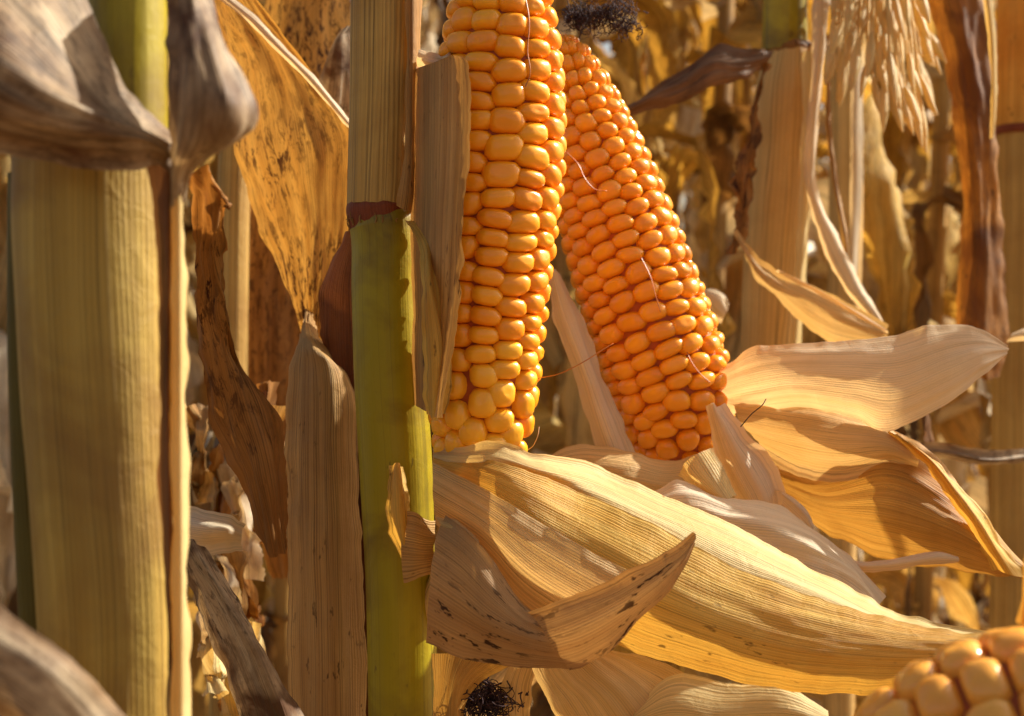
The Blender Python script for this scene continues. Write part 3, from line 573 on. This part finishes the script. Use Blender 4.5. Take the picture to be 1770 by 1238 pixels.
leafp('husk_leaf', [[(748, 784, .472), (748, 804, .458), (750, 840, .455), (752, 890, .460)], [(860, 798, .448), (852, 840, .4455), (840, 890, .448), (826, 950, .456)], [(1000, 848, .458), (980, 905, .448), (955, 965, .446), (925, 1040, .452)],
                    [(1120, 902, .452), (1095, 965, .442), (1075, 1035, .440), (1050, 1110, .446)], [(1268, 978, .446), (1240, 1035, .437), (1215, 1090, .434), (1180, 1150, .440)], [(1410, 1032, .442), (1390, 1080, .434), (1360, 1130, .431), (1330, 1190, .436)],
                    [(1545, 1070, .440), (1530, 1105, .433), (1510, 1145, .430), (1480, 1200, .434)], [(1640, 1088, .438), (1630, 1112, .433), (1615, 1145, .430), (1590, 1185, .433)], [(1730, 1100, .436), (1725, 1118, .433), (1715, 1135, .431), (1700, 1160, .433)]],
      M['husk_yellow'], e1, label='broad yellow husk leaf reaching to the lower right', nu=60, nv=150, wrinkle=0.0007, flutter=0.0012)
leafp('husk_leaf', [[(748, 800, .456), (748, 830, .452), (750, 862, .452), (754, 905, .457)], [(846, 850, .4435), (840, 885, .4425), (834, 915, .443), (824, 965, .450)], [(940, 905, .4425), (930, 950, .4395), (918, 995, .439), (905, 1060, .446)],
                    [(1040, 962, .4375), (1025, 1005, .4345), (1010, 1050, .434), (990, 1110, .442)], [(1085, 985, .436), (1066, 1020, .434), (1048, 1056, .434), (1020, 1105, .441)]],
      M['husk_pink'], e1, label='pinkish tan husk leaf over the yellow one', nu=50, nv=100, wrinkle=0.0007, flutter=0.001, ragged=0.0003)
# grey brown folded flap in front
leafp('husk_flap', [[(766, 888, .448), (752, 940, .445), (742, 1020, .444), (735, 1112, .446)], [(812, 925, .440), (800, 975, .436), (790, 1050, .435), (786, 1134, .440)], [(862, 985, .436), (852, 1030, .432), (845, 1085, .431), (850, 1144, .436)],
                    [(905, 1042, .433), (905, 1075, .430), (910, 1110, .429), (925, 1152, .433)], [(935, 1062, .431), (945, 1090, .429), (962, 1122, .428), (985, 1158, .431)]],
      M['leaf_grey'], e1, label='grey brown husk flap folded at the left', nu=40, nv=70, wrinkle=0.0008)
leafp('husk_flap', [[(918, 1060, .430), (938, 1090, .427), (958, 1122, .426), (985, 1158, .4285)], [(970, 1040, .426), (988, 1072, .422), (1010, 1106, .421), (1022, 1148, .426)], [(1040, 1012, .422), (1058, 1040, .418), (1072, 1070, .417), (1078, 1100, .422)],
                    [(1110, 978, .418), (1124, 1000, .415), (1134, 1022, .414), (1138, 1040, .418)], [(1170, 950, .416), (1176, 962, .414), (1182, 972, .414), (1182, 985, .416)], [(1202, 922, .415), (1203, 928, .4145), (1203, 934, .4145), (1200, 942, .415)]],
      M['leaf_grey'], e1, label='pointed grey brown end of the folded flap', nu=34, nv=70, wrinkle=0.0008, curl=(0.002, 0))
leafp('husk_leaf', [[(752, 892, .452), (758, 900, .448), (764, 912, .447), (772, 926, .450)], [(790, 905, .447), (796, 918, .443), (802, 932, .442), (800, 950, .445)], [(826, 935, .443), (828, 945, .440), (828, 955, .440), (826, 968, .442)]], M['husk_pink'], e1, nu=14, nv=24)
# lower husk leaves
leafp('husk_leaf', [[(905, 1120, .462), (940, 1110, .456), (980, 1105, .454), (1030, 1110, .458)], [(930, 1180, .458), (975, 1170, .450), (1040, 1150, .448), (1110, 1130, .454)], [(960, 1230, .456), (1020, 1220, .446), (1100, 1200, .444), (1190, 1170, .452)], [(1000, 1320, .456), (1080, 1310, .446), (1170, 1290, .444), (1300, 1240, .452)]],
      M['husk_pink'], e1, nu=44, nv=50, wrinkle=0.002, label='pale pink husk leaf under the flap')
leafp('husk_leaf', [[(1090, 1230, .444), (1080, 1250, .442), (1080, 1270, .442), (1080, 1300, .444)], [(1160, 1166, .446), (1160, 1225, .437), (1160, 1262, .436), (1160, 1310, .440)], [(1250, 1180, .442), (1250, 1235, .434), (1250, 1262, .434), (1250, 1310, .438)], [(1360, 1188, .439), (1360, 1232, .432), (1360, 1262, .432), (1360, 1310, .436)], [(1432, 1228, .438), (1432, 1250, .434), (1432, 1275, .434), (1432, 1310, .436)]],
      M['husk_cream'], e1, nu=30, nv=50, wrinkle=0.0015)
leafp('husk_leaf', [[(745, 1130, .475), (790, 1130, .470), (840, 1130, .470), (910, 1130, .475)], [(750, 1200, .472), (775, 1190, .466), (795, 1190, .466), (815, 1195, .47)], [(750, 1300, .470), (770, 1300, .465), (790, 1300, .465), (805, 1300, .468)]], M['husk_brown'], e1, nu=26, nv=30, wrinkle=0.001)
# shanks that carry ears 1 and 2 on the green stalk
tubep('shank', [(700, 1180, .505), (740, 1080, .50), (790, 960, .487), (815, 870, .478), (826, 806, .475)], [26, 30, 34, 44, 62], M['stalk_tan'], e1, ns=18, nl=24)

# ------------------------------------------------------------ ear 2: leaning, behind
e2 = thing('corn_ear', P(1165, 790, .575), 'leaning orange corn ear behind the upright one, dark silk tuft at its tip', 'corn ear', 'peeled ripe corn ears')
ear_builder(e2, [(1178, 806, .575, 52), (1176, 780, .575, 80), (1168, 720, .575, 104), (1150, 640, .575, 113), (1120, 550, .575, 111), (1086, 450, .577, 107), (1054, 350, .580, 100), (1026, 260, .583, 88), (1004, 180, .586, 70), (988, 120, .588, 50), (978, 82, .590, 28), (974, 66, .591, 10)],
            14, 30, M['kernel_deep'], phase=0.12, twist=-0.3, max_parts=100, irregular=lambda t, k: 1.12 if t < 0.15 else 1.0, seed=9, clip=lambda x, y: x > 950, exr=(2.1, 2.8))
thread('silk_thread', [(978, 262, .553), (1000, 285, .551), (1012, 310, .550), (1030, 328, .550), (1048, 330, .551)], .0002, M['silk_amber'], e2)
thread('silk_thread', [(1108, 445, .552), (1125, 480, .549), (1133, 510, .548), (1142, 540, .549)], .0002, M['silk_amber'], e2)
thread('silk_thread', [(1180, 590, .553), (1195, 625, .550), (1205, 640, .550), (1228, 662, .552)], .0002, M['silk_amber'], e2)
thread('silk_thread', [(1280, 738, .50), (1300, 715, .498), (1318, 700, .498), (1324, 690, .50)], .0002, M['silk_dark'], e2)
silk_tuft(e2, P(1000, 32, .588), (0.011, 0.007, 0.009), 170, 5, M['silk_dark'], bias=(0.1, 0, 0), r=0.00015)
silk_tuft(e2, P(1050, 28, .585), (0.013, 0.006, 0.007), 190, 6, M['silk_dark'], bias=(0.35, 0, -0.05), r=0.00014)
silk_tuft(e2, P(1085, 44, .583), (0.008, 0.005, 0.006), 60, 7, M['silk_dark'], bias=(0.3, 0, -0.3), r=0.00014)
tubep('shank', [(720, 1330, .52), (840, 1220, .57), (980, 1080, .60), (1110, 930, .592), (1178, 806, .575)], [24, 30, 32, 36, 50], M['stalk_tan'], e2, ns=18, nl=30)
# husk leaves of ear 2
leafp('husk_leaf', [[(948, 470, .562), (953, 466, .560), (958, 466, .560), (966, 474, .562)], [(958, 550, .560), (972, 546, .556), (986, 544, .556), (1004, 548, .560)], [(985, 630, .558), (1002, 626, .553), (1018, 624, .553), (1034, 628, .558)],
                    [(1010, 705, .556), (1028, 702, .550), (1046, 700, .550), (1062, 702, .556)], [(1040, 790, .556), (1060, 790, .549), (1080, 790, .549), (1105, 790, .556)]], M['husk_white'], e2, label='narrow pale husk leaf between the two ears', nu=22, nv=60, wrinkle=0.001)
leafp('husk_leaf', [[(1240, 640, .566), (1240, 662, .564), (1246, 690, .562), (1250, 715, .562)], [(1300, 600, .560), (1302, 640, .552), (1304, 680, .550), (1306, 712, .552)], [(1365, 594, .552), (1372, 630, .542), (1376, 670, .538), (1384, 704, .540)],
                    [(1450, 590, .545), (1465, 630, .534), (1472, 680, .529), (1478, 724, .530)], [(1540, 580, .540), (1550, 630, .529), (1548, 690, .524), (1530, 748, .524)], [(1630, 560, .538), (1640, 600, .530), (1640, 650, .526), (1630, 702, .526)],
                    [(1692, 566, .537), (1698, 592, .532), (1696, 622, .529), (1690, 656, .529)], [(1742, 598, .537), (1744, 602, .536), (1742, 608, .535), (1738, 614, .535)]],
      M['husk_white'], e2, label='bright cream husk leaf fanned out to the right', nu=46, nv=100, wrinkle=0.0009, ragged=0.0004)
leafp('husk_leaf', [[(1268, 690, .560), (1272, 712, .554), (1290, 745, .550), (1320, 770, .552)], [(1340, 694, .550), (1350, 725, .542), (1368, 765, .538), (1385, 815, .542)], [(1430, 704, .540), (1440, 738, .530), (1450, 778, .526), (1455, 826, .532)],
                    [(1520, 735, .530), (1528, 752, .521), (1532, 775, .518), (1535, 800, .524)], [(1585, 776, .524), (1588, 786, .518), (1588, 798, .516), (1585, 812, .520)]],
      M['husk_pink'], e2, label='cupped pinkish husk leaf under the bright fan', nu=36, nv=70, wrinkle=0.001, curl=(0, 0.003))
leafp('husk_leaf', [[(1330, 790, .560), (1330, 815, .556), (1335, 840, .556), (1345, 860, .560)], [(1420, 800, .548), (1420, 840, .538), (1425, 880, .536), (1440, 925, .544)], [(1530, 745, .536), (1530, 810, .520), (1535, 890, .516), (1545, 968, .528)],
                    [(1620, 795, .528), (1625, 850, .512), (1635, 920, .508), (1650, 985, .520)], [(1690, 880, .524), (1700, 915, .511), (1708, 955, .508), (1720, 1000, .516)], [(1760, 965, .520), (1765, 975, .512), (1770, 990, .510), (1775, 1006, .514)], [(1850, 1030, .52), (1852, 1034, .516), (1856, 1040, .515), (1860, 1046, .517)]],
      M['husk_brown'], e2, label='amber brown husk leaf hanging in shade', nu=44, nv=100, wrinkle=0.0015)
leafp('husk_leaf', [[(1535, 745, .522), (1545, 748, .518), (1556, 756, .517), (1566, 768, .519)], [(1590, 790, .516), (1600, 790, .511), (1612, 798, .510), (1625, 812, .514)], [(1640, 850, .510), (1652, 856, .504), (1668, 866, .503), (1690, 884, .508)], [(1690, 930, .508), (1702, 935, .502), (1720, 945, .501), (1745, 960, .506)], [(1720, 985, .508), (1735, 990, .504), (1755, 996, .503), (1785, 1000, .507)]],
      M['husk_yellow'], e2, label='sunlit yellow edge of the hanging husk', nu=20, nv=60, wrinkle=0.0012, curl=(0.001, 0.001))
leafp('husk_leaf', [[(935, 792, .548), (940, 812, .540), (950, 830, .536), (960, 850, .536)], [(1005, 768, .545), (1010, 800, .534), (1015, 830, .530), (1020, 860, .530)], [(1085, 775, .542), (1088, 806, .530), (1090, 835, .526), (1095, 870, .528)], [(1155, 796, .544), (1158, 820, .533), (1160, 845, .528), (1165, 880, .530)], [(1235, 772, .550), (1236, 800, .540), (1238, 840, .534), (1240, 880, .534)]],
      M['husk_pink'], e2, label='rosy husk leaf wrapping the base', nu=34, nv=60, wrinkle=0.0014)
leafp('husk_leaf', [[(1222, 702, .546), (1228, 698, .543), (1234, 698, .543), (1240, 706, .546)], [(1234, 760, .542), (1246, 756, .536), (1262, 752, .534), (1280, 758, .538)], [(1252, 820, .538), (1270, 815, .530), (1295, 808, .528), (1322, 806, .533)], [(1275, 865, .536), (1295, 862, .528), (1320, 855, .527), (1342, 852, .532)], [(1300, 905, .536), (1315, 902, .530), (1330, 898, .530), (1344, 895, .534)]],
      M['husk_white'], e2, label='small curled white husk leaf standing at the base', nu=24, nv=60, wrinkle=0.001, curl=(0.0006, 0.004))
leafp('husk_leaf', [[(1172, 822, .524), (1185, 800, .521), (1205, 785, .520), (1228, 776, .523)], [(1192, 835, .518), (1205, 825, .514), (1225, 815, .513), (1246, 805, .517)], [(1235, 870, .512), (1245, 866, .509), (1258, 862, .508), (1275, 855, .512)]], M['husk_cream'], e2, nu=18, nv=30, wrinkle=0.001)
leafp('husk_leaf', [[(1120, 850, .516), (1130, 880, .508), (1140, 920, .502), (1150, 950, .500)], [(1185, 828, .514), (1200, 870, .503), (1220, 920, .496), (1240, 960, .494)], [(1255, 862, .512), (1275, 890, .500), (1300, 930, .494), (1320, 980, .492)], [(1350, 880, .512), (1365, 905, .500), (1390, 945, .492), (1410, 1000, .490)], [(1442, 938, .510), (1455, 955, .500), (1475, 985, .492), (1480, 1030, .490)], [(1528, 1030, .504), (1525, 1040, .497), (1525, 1050, .492), (1520, 1070, .490)]],
      M['husk_white'], e2, label='wrinkled pale husk leaf behind the long cream one', nu=40, nv=100, wrinkle=0.0025, ragged=0.001)
leafp('husk_leaf', [[(1340, 845, .530), (1350, 850, .526), (1355, 860, .525), (1350, 880, .527)], [(1385, 870, .524), (1392, 885, .518), (1396, 900, .516), (1390, 925, .518)], [(1405, 915, .520), (1410, 925, .515), (1412, 935, .514), (1410, 950, .516)]], M['husk_white'], e2, nu=16, nv=24, wrinkle=0.001)
leafp('husk_leaf', [[(1455, 968, .51), (1460, 975, .508), (1465, 982, .507), (1470, 990, .51)], [(1520, 970, .505), (1522, 975, .502), (1524, 980, .502), (1526, 986, .505)], [(1580, 960, .502), (1582, 966, .499), (1584, 972, .499), (1586, 978, .502)], [(1620, 952, .502), (1624, 958, .499), (1628, 966, .499), (1630, 974, .502)], [(1655, 962, .503), (1656, 964, .502), (1657, 967, .502), (1656, 970, .503)]], M['husk_white'], e2, nu=12, nv=40, wrinkle=0.0008)

# ------------------------------------------------------------ ear 3: blurred, bottom right, nearest the lens
e3 = thing('corn_ear', P(1700, 1500, .30), 'blurred pale orange corn ear with large kernels in the bottom right corner', 'corn ear', 'peeled ripe corn ears')
ear_builder(e3, [(2250, 1220, .29, 130), (2080, 1245, .29, 190), (1900, 1280, .295, 216), (1760, 1312, .30, 222), (1640, 1345, .305, 200), (1540, 1372, .31, 150), (1470, 1392, .315, 90), (1430, 1400, .318, 30)],
            14, 78, M['kernel_pale'], phase=0.2, max_parts=100, seed=21, bulge=0.0052, exr=(3.2, 4.6))
tubep('shank', [(2250, 1220, .29), (2340, 1400, .29), (2350, 2400, .29), (2350, 7000, .29), (2350, 11000, .29)], [120, 80, 70, 80, 90], M['stalk_tan'], e3, ns=18, nl=40)
leafp('husk_leaf', [[(1755, 1075, .325), (1765, 1080, .322), (1775, 1085, .322), (1785, 1095, .325)], [(1762, 1030, .325), (1772, 1030, .322), (1785, 1030, .322), (1800, 1040, .325)], [(1775, 960, .325), (1785, 960, .322), (1800, 960, .322), (1820, 970, .325)], [(1830, 860, .325), (1850, 860, .322), (1870, 860, .322), (1900, 870, .325)], [(2250, 1200, .31), (2260, 1200, .3), (2270, 1200, .3), (2280, 1210, .31)]][:4], M['husk_yellow'], e3, nu=12, nv=30)

# ------------------------------------------------------------ closed ear below with dark silk
e4 = thing('corn_ear', P(838, 1380, .49), 'unpeeled corn ear at the bottom with purple silk under the grey brown husk flap', 'corn ear', 'unpeeled corn ears')
tubep('husk', [(800, 1700, .50), (815, 1560, .50), (826, 1440, .495), (834, 1330, .492), (838, 1262, .49)], [70, 96, 92, 62, 26], M['husk_brown'], e4, ns=30, nl=40, rough=0.0012)
silk_tuft(e4, P(838, 1210, .474), (0.0125, 0.007, 0.0085), 190, 8, M['silk_dark'], r=0.0002)
tubep('shank', [(700, 2000, .50), (735, 1920, .50), (770, 1820, .50), (800, 1700, .50)], [26, 30, 40, 68], M['stalk_tan'], e4, ns=16, nl=16)
leafp('husk_leaf', [[(860, 1300, .484), (880, 1300, .48), (900, 1300, .48), (925, 1300, .484)], [(850, 1230, .482), (870, 1220, .477), (890, 1215, .476), (915, 1215, .48)], [(868, 1170, .480), (885, 1160, .475), (902, 1155, .474), (925, 1158, .478)], [(905, 1120, .478), (915, 1118, .475), (930, 1118, .475), (945, 1122, .478)]], M['husk_pink'], e4, nu=20, nv=40, wrinkle=0.0012)

# ------------------------------------------------------------ pale plant behind on the right
kp = thing('corn_plant', (P(1340, 619, .80).x, .80, 0), 'corn plant with straight pale stalk and dark curled leaf, right of the leaning ear', 'corn plant', 'corn plants just behind the ears')
tubep('stalk', [(1380, -2000, .8), (1368, -600, .8), (1358, -60, .8), (1356, 90, .8)], [20, 32, 37, 39], M['stalk_green'], kp, nl=30)
tubep('leaf_sheath', [(1366, 84, .8), (1362, 140, .8), (1350, 300, .8), (1340, 440, .8), (1330, 600, .8), (1310, 1400, .8), (1300, 4300, .8)], [40, 52, 55, 54, 50, 50, 46], M['stalk_tan'], kp, nl=60, rough=0.0006, ns=36)
leafp('sheath_edge', [[(1386, 90, .772), (1396, 88, .770), (1406, 88, .771), (1414, 90, .776)], [(1386, 240, .772), (1394, 240, .769), (1402, 240, .769), (1410, 242, .776)], [(1378, 400, .772), (1384, 400, .769), (1392, 400, .769), (1398, 402, .776)], [(1366, 600, .772), (1370, 600, .769), (1376, 600, .769), (1382, 602, .776)]], M['husk_cream'], kp, nu=12, nv=40)  # cream strip: the stalk's sunlit right edge put into colour
leafp('leaf', [[(1340, 84, .765), (1334, 94, .760), (1328, 106, .758), (1324, 122, .763)], [(1296, 84, .757), (1290, 104, .748), (1286, 118, .744), (1284, 136, .746)], [(1244, 78, .752), (1238, 100, .742), (1234, 124, .736), (1236, 150, .740)], [(1196, 112, .748), (1190, 134, .738), (1184, 154, .734), (1184, 176, .738)],
               [(1142, 146, .744), (1138, 160, .737), (1134, 174, .734), (1134, 190, .737)], [(1094, 176, .740), (1090, 184, .736), (1088, 192, .735), (1088, 202, .737)], [(1060, 196, .738), (1059, 199, .737), (1058, 202, .737), (1058, 206, .738)]], M['leaf_dark'], kp, label='dark curled leaf at the top node', ragged=0.0015, nu=30, nv=90, wrinkle=0.003)
leafp('leaf', [[(1330, 110, .760), (1325, 108, .757), (1320, 110, .757), (1315, 116, .760)], [(1318, 190, .762), (1310, 190, .758), (1300, 190, .758), (1290, 196, .762)], [(1304, 290, .764), (1296, 290, .760), (1286, 290, .760), (1276, 294, .764)], [(1292, 380, .766), (1286, 380, .762), (1278, 380, .762), (1270, 384, .766)], [(1276, 440, .768), (1272, 440, .766), (1268, 440, .766), (1262, 442, .768)]], M['leaf_brown'], kp, nu=14, nv=70, wrinkle=0.006, ragged=0.006)
tubep('node', [(1364, 76, .8), (1364, 86, .8), (1363, 98, .8)], [38, 42, 41], M['leaf_brown'], kp, nl=8)
leafp('leaf', [[(1268, 400, .740), (1276, 410, .735), (1284, 424, .734), (1292, 448, .738)], [(1302, 440, .730), (1310, 455, .724), (1312, 470, .723), (1310, 486, .728)], [(1345, 474, .722), (1350, 490, .716), (1352, 505, .715), (1350, 520, .720)], [(1400, 500, .714), (1405, 520, .708), (1408, 545, .707), (1406, 575, .712)],
               [(1460, 530, .706), (1462, 548, .701), (1462, 570, .700), (1458, 600, .705)], [(1532, 570, .70), (1534, 578, .696), (1534, 590, .696), (1530, 600, .70)]], M['husk_pink'], kp, nu=26, nv=60, wrinkle=0.002, curl=(0.003, 0), label='amber folded leaf with a white rim')
leafp('leaf', [[(1340, 470, .704), (1346, 466, .702), (1352, 470, .704)], [(1400, 502, .698), (1406, 496, .696), (1410, 504, .698)], [(1460, 536, .692), (1466, 530, .690), (1470, 540, .692)], [(1530, 572, .690), (1534, 572, .689), (1536, 576, .690)]], M['husk_white'], kp, nu=8, nv=30)
leafp('leaf', [[(1404, -30, .775), (1416, -34, .772), (1430, -34, .772), (1442, -30, .776)], [(1404, 60, .772), (1414, 58, .768), (1424, 58, .768), (1432, 60, .772)], [(1396, 180, .77), (1406, 178, .766), (1414, 178, .766), (1420, 180, .77)], [(1392, 320, .768), (1400, 318, .764), (1408, 318, .764), (1416, 322, .768)], [(1420, 420, .762), (1430, 415, .758), (1442, 412, .758), (1454, 420, .762)], [(1462, 500, .756), (1470, 496, .752), (1480, 492, .752), (1490, 496, .756)], [(1512, 560, .75), (1518, 558, .747), (1524, 556, .747), (1532, 560, .75)]],
      M['husk_white'], kp, nu=14, nv=70, wrinkle=0.002, label='bleached narrow leaf hanging beside the pale stalk')
leafp('leaf', [[(1426, 60, .79), (1430, 60, .788), (1434, 60, .79)], [(1428, 220, .79), (1432, 220, .788), (1438, 220, .79)], [(1440, 320, .785), (1444, 320, .783), (1450, 320, .785)], [(1455, 400, .78), (1459, 400, .778), (1464, 400, .78)], [(1462, 450, .78), (1465, 450, .779), (1467, 450, .78)]], M['leaf_tan'], kp, nu=8, nv=50)

k2 = thing('corn_plant', (P(1460, 619, 1.0).x, 1.0, 0), 'slim corn plant with a cream drooping tassel, behind the straight pale stalk', 'corn plant', 'corn plants just behind the ears')
tubep('stalk', [(1475, -1500, 1.0), (1468, -300, 1.0), (1462, 100, 1.0), (1462, 350, 1.0), (1458, 560, 1.0), (1450, 3500, 1.0)], [14, 24, 27, 29, 28, 28], M['stalk_tan'], k2, nl=60, ns=24)
leafp('sheath_edge', [[(1470, 80, .962), (1478, 80, .96), (1490, 82, .965)], [(1472, 200, .962), (1480, 200, .96), (1492, 202, .965)], [(1470, 330, .962), (1478, 330, .96), (1490, 332, .965)], [(1470, 500, .962), (1474, 500, .96), (1480, 502, .965)]], M['husk_white'], k2, nu=8, nv=40)
# drooping tassel florets
rr = random.Random(3); fl = []
for k in range(95):
    x0 = rr.uniform(1440, 1605); y0 = rr.uniform(-60, 150) + (x0 - 1530) * 0.35; dd = rr.uniform(.70, .82)
    L = rr.uniform(50, 100); wpx = rr.uniform(5, 9); slant = (x0 - 1500) * 0.28 + rr.uniform(-14, 14)
    fl.append(tube([P(x0, y0, dd), P(x0 + slant * .3, y0 + L * .3, dd), P(x0 + slant * .65, y0 + L * .7, dd - .004), P(x0 + slant, y0 + L, dd - .006)], [wpx * .25 * K * dd, wpx * K * dd, wpx * .9 * K * dd, wpx * .15 * K * dd], ns=8, nl=12, seed=k))
    fl.append(tube([P(1500 + (x0 - 1500) * .4, -140, .78), P(x0 - slant * .2, y0 - 60, dd), P(x0, y0, dd)], [.0007, .0006, .0005], ns=5, nl=10))
V, F, U = join(fl); mesh_obj('tassel', V, F, M["husk_cream"], k2, U, label='cream drooping tassel')

k3 = thing('corn_plant', (P(1760, 619, .95).x, .95, 0), 'corn plant at the right edge with gold stalk and long rust brown hanging leaf', 'corn plant', 'corn plants just behind the ears')
tubep('stalk', [(1780, -1600, .95), (1766, -400, .95), (1762, 60, .95), (1760, 222, .95)], [22, 34, 38, 38], M['husk_yellow'], k3, nl=30)
tubep('stalk', [(1760, 228, .95), (1758, 420, .95), (1756, 600, .95), (1745, 3700, .95)], [38, 40, 40, 40], M['sheath'], k3, nl=40)
tubep('node', [(1760, 218, .95), (1760, 226, .95), (1760, 234, .95)], [38, 41, 40], M['node_red'], k3, nl=6)
leafp('leaf', [[(1575, -80, .86), (1610, -84, .85), (1655, -84, .85), (1700, -80, .86)], [(1612, 40, .855), (1640, 36, .84), (1680, 36, .84), (1718, 40, .85)], [(1645, 180, .85), (1664, 176, .836), (1694, 176, .836), (1722, 182, .846)], [(1662, 330, .85), (1680, 326, .834), (1704, 326, .834), (1728, 332, .846)],
               [(1660, 470, .85), (1680, 466, .832), (1706, 466, .832), (1734, 472, .846)], [(1650, 580, .85), (1672, 590, .832), (1706, 596, .832), (1744, 590, .846)], [(1690, 650, .85), (1700, 655, .836), (1712, 656, .836), (1728, 650, .846)]], M['leaf_rust'], k3, nu=30, nv=90, wrinkle=0.003, label='long rust brown hanging leaf')
leafp('leaf', [[(1690, -60, .80), (1700, -60, .797), (1712, -58, .80)], [(1708, 60, .80), (1714, 60, .797), (1722, 62, .80)], [(1714, 160, .80), (1718, 160, .797), (1724, 162, .80)], [(1712, 240, .80), (1714, 240, .799), (1717, 240, .80)]], M['husk_cream'], k3, nu=8, nv=30)
leafp('leaf', [[(1740, 590, .70), (1746, 582, .697), (1752, 576, .70)], [(1770, 588, .70), (1772, 578, .697), (1776, 568, .70)], [(1830, 596, .70), (1834, 584, .697), (1838, 570, .70)]], M['husk_white'], k3, nu=8, nv=16)
leafp('leaf', [[(1590, 770, .72), (1592, 778, .716), (1594, 790, .72)], [(1650, 776, .71), (1652, 786, .706), (1652, 798, .71)], [(1710, 788, .71), (1711, 796, .706), (1711, 804, .71)], [(1790, 780, .72), (1792, 788, .716), (1794, 798, .72)]], M['leaf_weathered'], k3, nu=10, nv=30, curl=(0.003, 0))
leafp('leaf', [[(1480, 560, .80), (1500, 590, .79), (1520, 610, .79), (1540, 640, .80)], [(1560, 640, .80), (1580, 660, .79), (1600, 690, .79), (1600, 740, .80)], [(1590, 720, .80), (1600, 740, .79), (1605, 760, .79), (1610, 800, .80)]], M['leaf_dark'], k3, nu=16, nv=30, wrinkle=.003)
leafp('leaf', [[(1790, -420, .93), (1830, -420, .93), (1870, -420, .93)], [(1900, -420, .80), (1940, -430, .80), (1980, -440, .80)], [(2010, -220, .66), (2050, -230, .66), (2090, -240, .66)], [(2050, 40, .60), (2095, 30, .60), (2140, 20, .60)], [(2090, 240, .59), (2130, 240, .59), (2170, 240, .59)], [(2120, 420, .60), (2130, 420, .60), (2140, 420, .60)]], M['leaf_brown'], k3, nu=12, nv=50, wrinkle=.002)  # unseen leaf, added out of frame to cast a shadow on ear 2's fanned husk
# loose white husk scrap beside ear 2 belongs to the pale plant
leafp('leaf', [[(1212, 520, .70), (1214, 508, .695), (1220, 500, .694), (1232, 498, .70)], [(1225, 545, .698), (1232, 528, .692), (1244, 516, .691), (1256, 512, .697)], [(1246, 560, .70), (1252, 548, .695), (1260, 536, .695), (1266, 524, .70)]], M['husk_white'], kp, nu=14, nv=20, wrinkle=.002)

# ------------------------------------------------------------ the field behind: rows of dry plants
protos = []
def new_field_plant(seed, loc, rz, label, group):
    parts = field_plant_parts(seed)
    t = thing('dry_corn_plant', (0, 0, 0), label, 'corn plant', group)
    for nm, (v, f, u), mk in parts:
        mesh_obj('husked_ear' if nm == 'ear' else nm, v, f, M[mk], t, u)
    t.location = loc; t.rotation_euler = (0, 0, rz)
    return t
def dup(root, loc, rz, s):
    r = root.copy(); col.objects.link(r); r.location = loc; r.rotation_euler = (0, 0, rz); r.scale = (s, s, s)
    for ch in list(root.children):
        c = ch.copy(); col.objects.link(c); c.parent = r
    return r
LAB = 'dry tan corn plant with hanging leaves, blurred, in the field behind the ears'; GRP = 'blurred dry corn plants in the rows behind'
rf = random.Random(77); spots = []
for row, y in enumerate((1.35, 1.9, 2.5, 3.1)):
    half = 0.36 * y + 0.18; n = int(2 * half / 0.19)
    for k in range(n):
        spots.append((-half + 2 * half * (k + 0.5) / n + rf.uniform(-.05, .05), y + rf.uniform(-.1, .1)))
for i, (x, y) in enumerate(spots):
    if i < 6: protos.append(new_field_plant(100 + i, (x, y, 0), rf.uniform(0, 6.28), LAB, GRP))
    else: dup(protos[i % 6], (x, y, 0), rf.uniform(0, 6.28), rf.uniform(0.92, 1.08))
# the far rows read as one mass
L = []
base_parts = [field_plant_parts(300 + q, dense=18) for q in range(4)]
for y in (3.8, 4.4, 5.1, 5.9, 6.8):
    half = 0.36 * y + 0.25; wide = half + 1.1; n = int((half + wide) / 0.2)
    for k in range(n):
        x = -wide + (half + wide) * (k + 0.5) / n + rf.uniform(-.06, .06); yy = y + rf.uniform(-.12, .12); a = rf.uniform(0, 6.28); ca, sa = math.cos(a), math.sin(a)
        for nm, (v, f, u), mk in base_parts[rf.randrange(4)]:
            L.append(([(p[0] * ca - p[1] * sa + x, p[0] * sa + p[1] * ca + yy, p[2] * 1.08) for p in v], f, u))
V, F, U = join(L)
tag(mesh_obj('far_corn', V, F, M['field_tan'], None, U), 'far rows of dry tan corn reading as one blurred mass', 'corn field', kind='stuff')
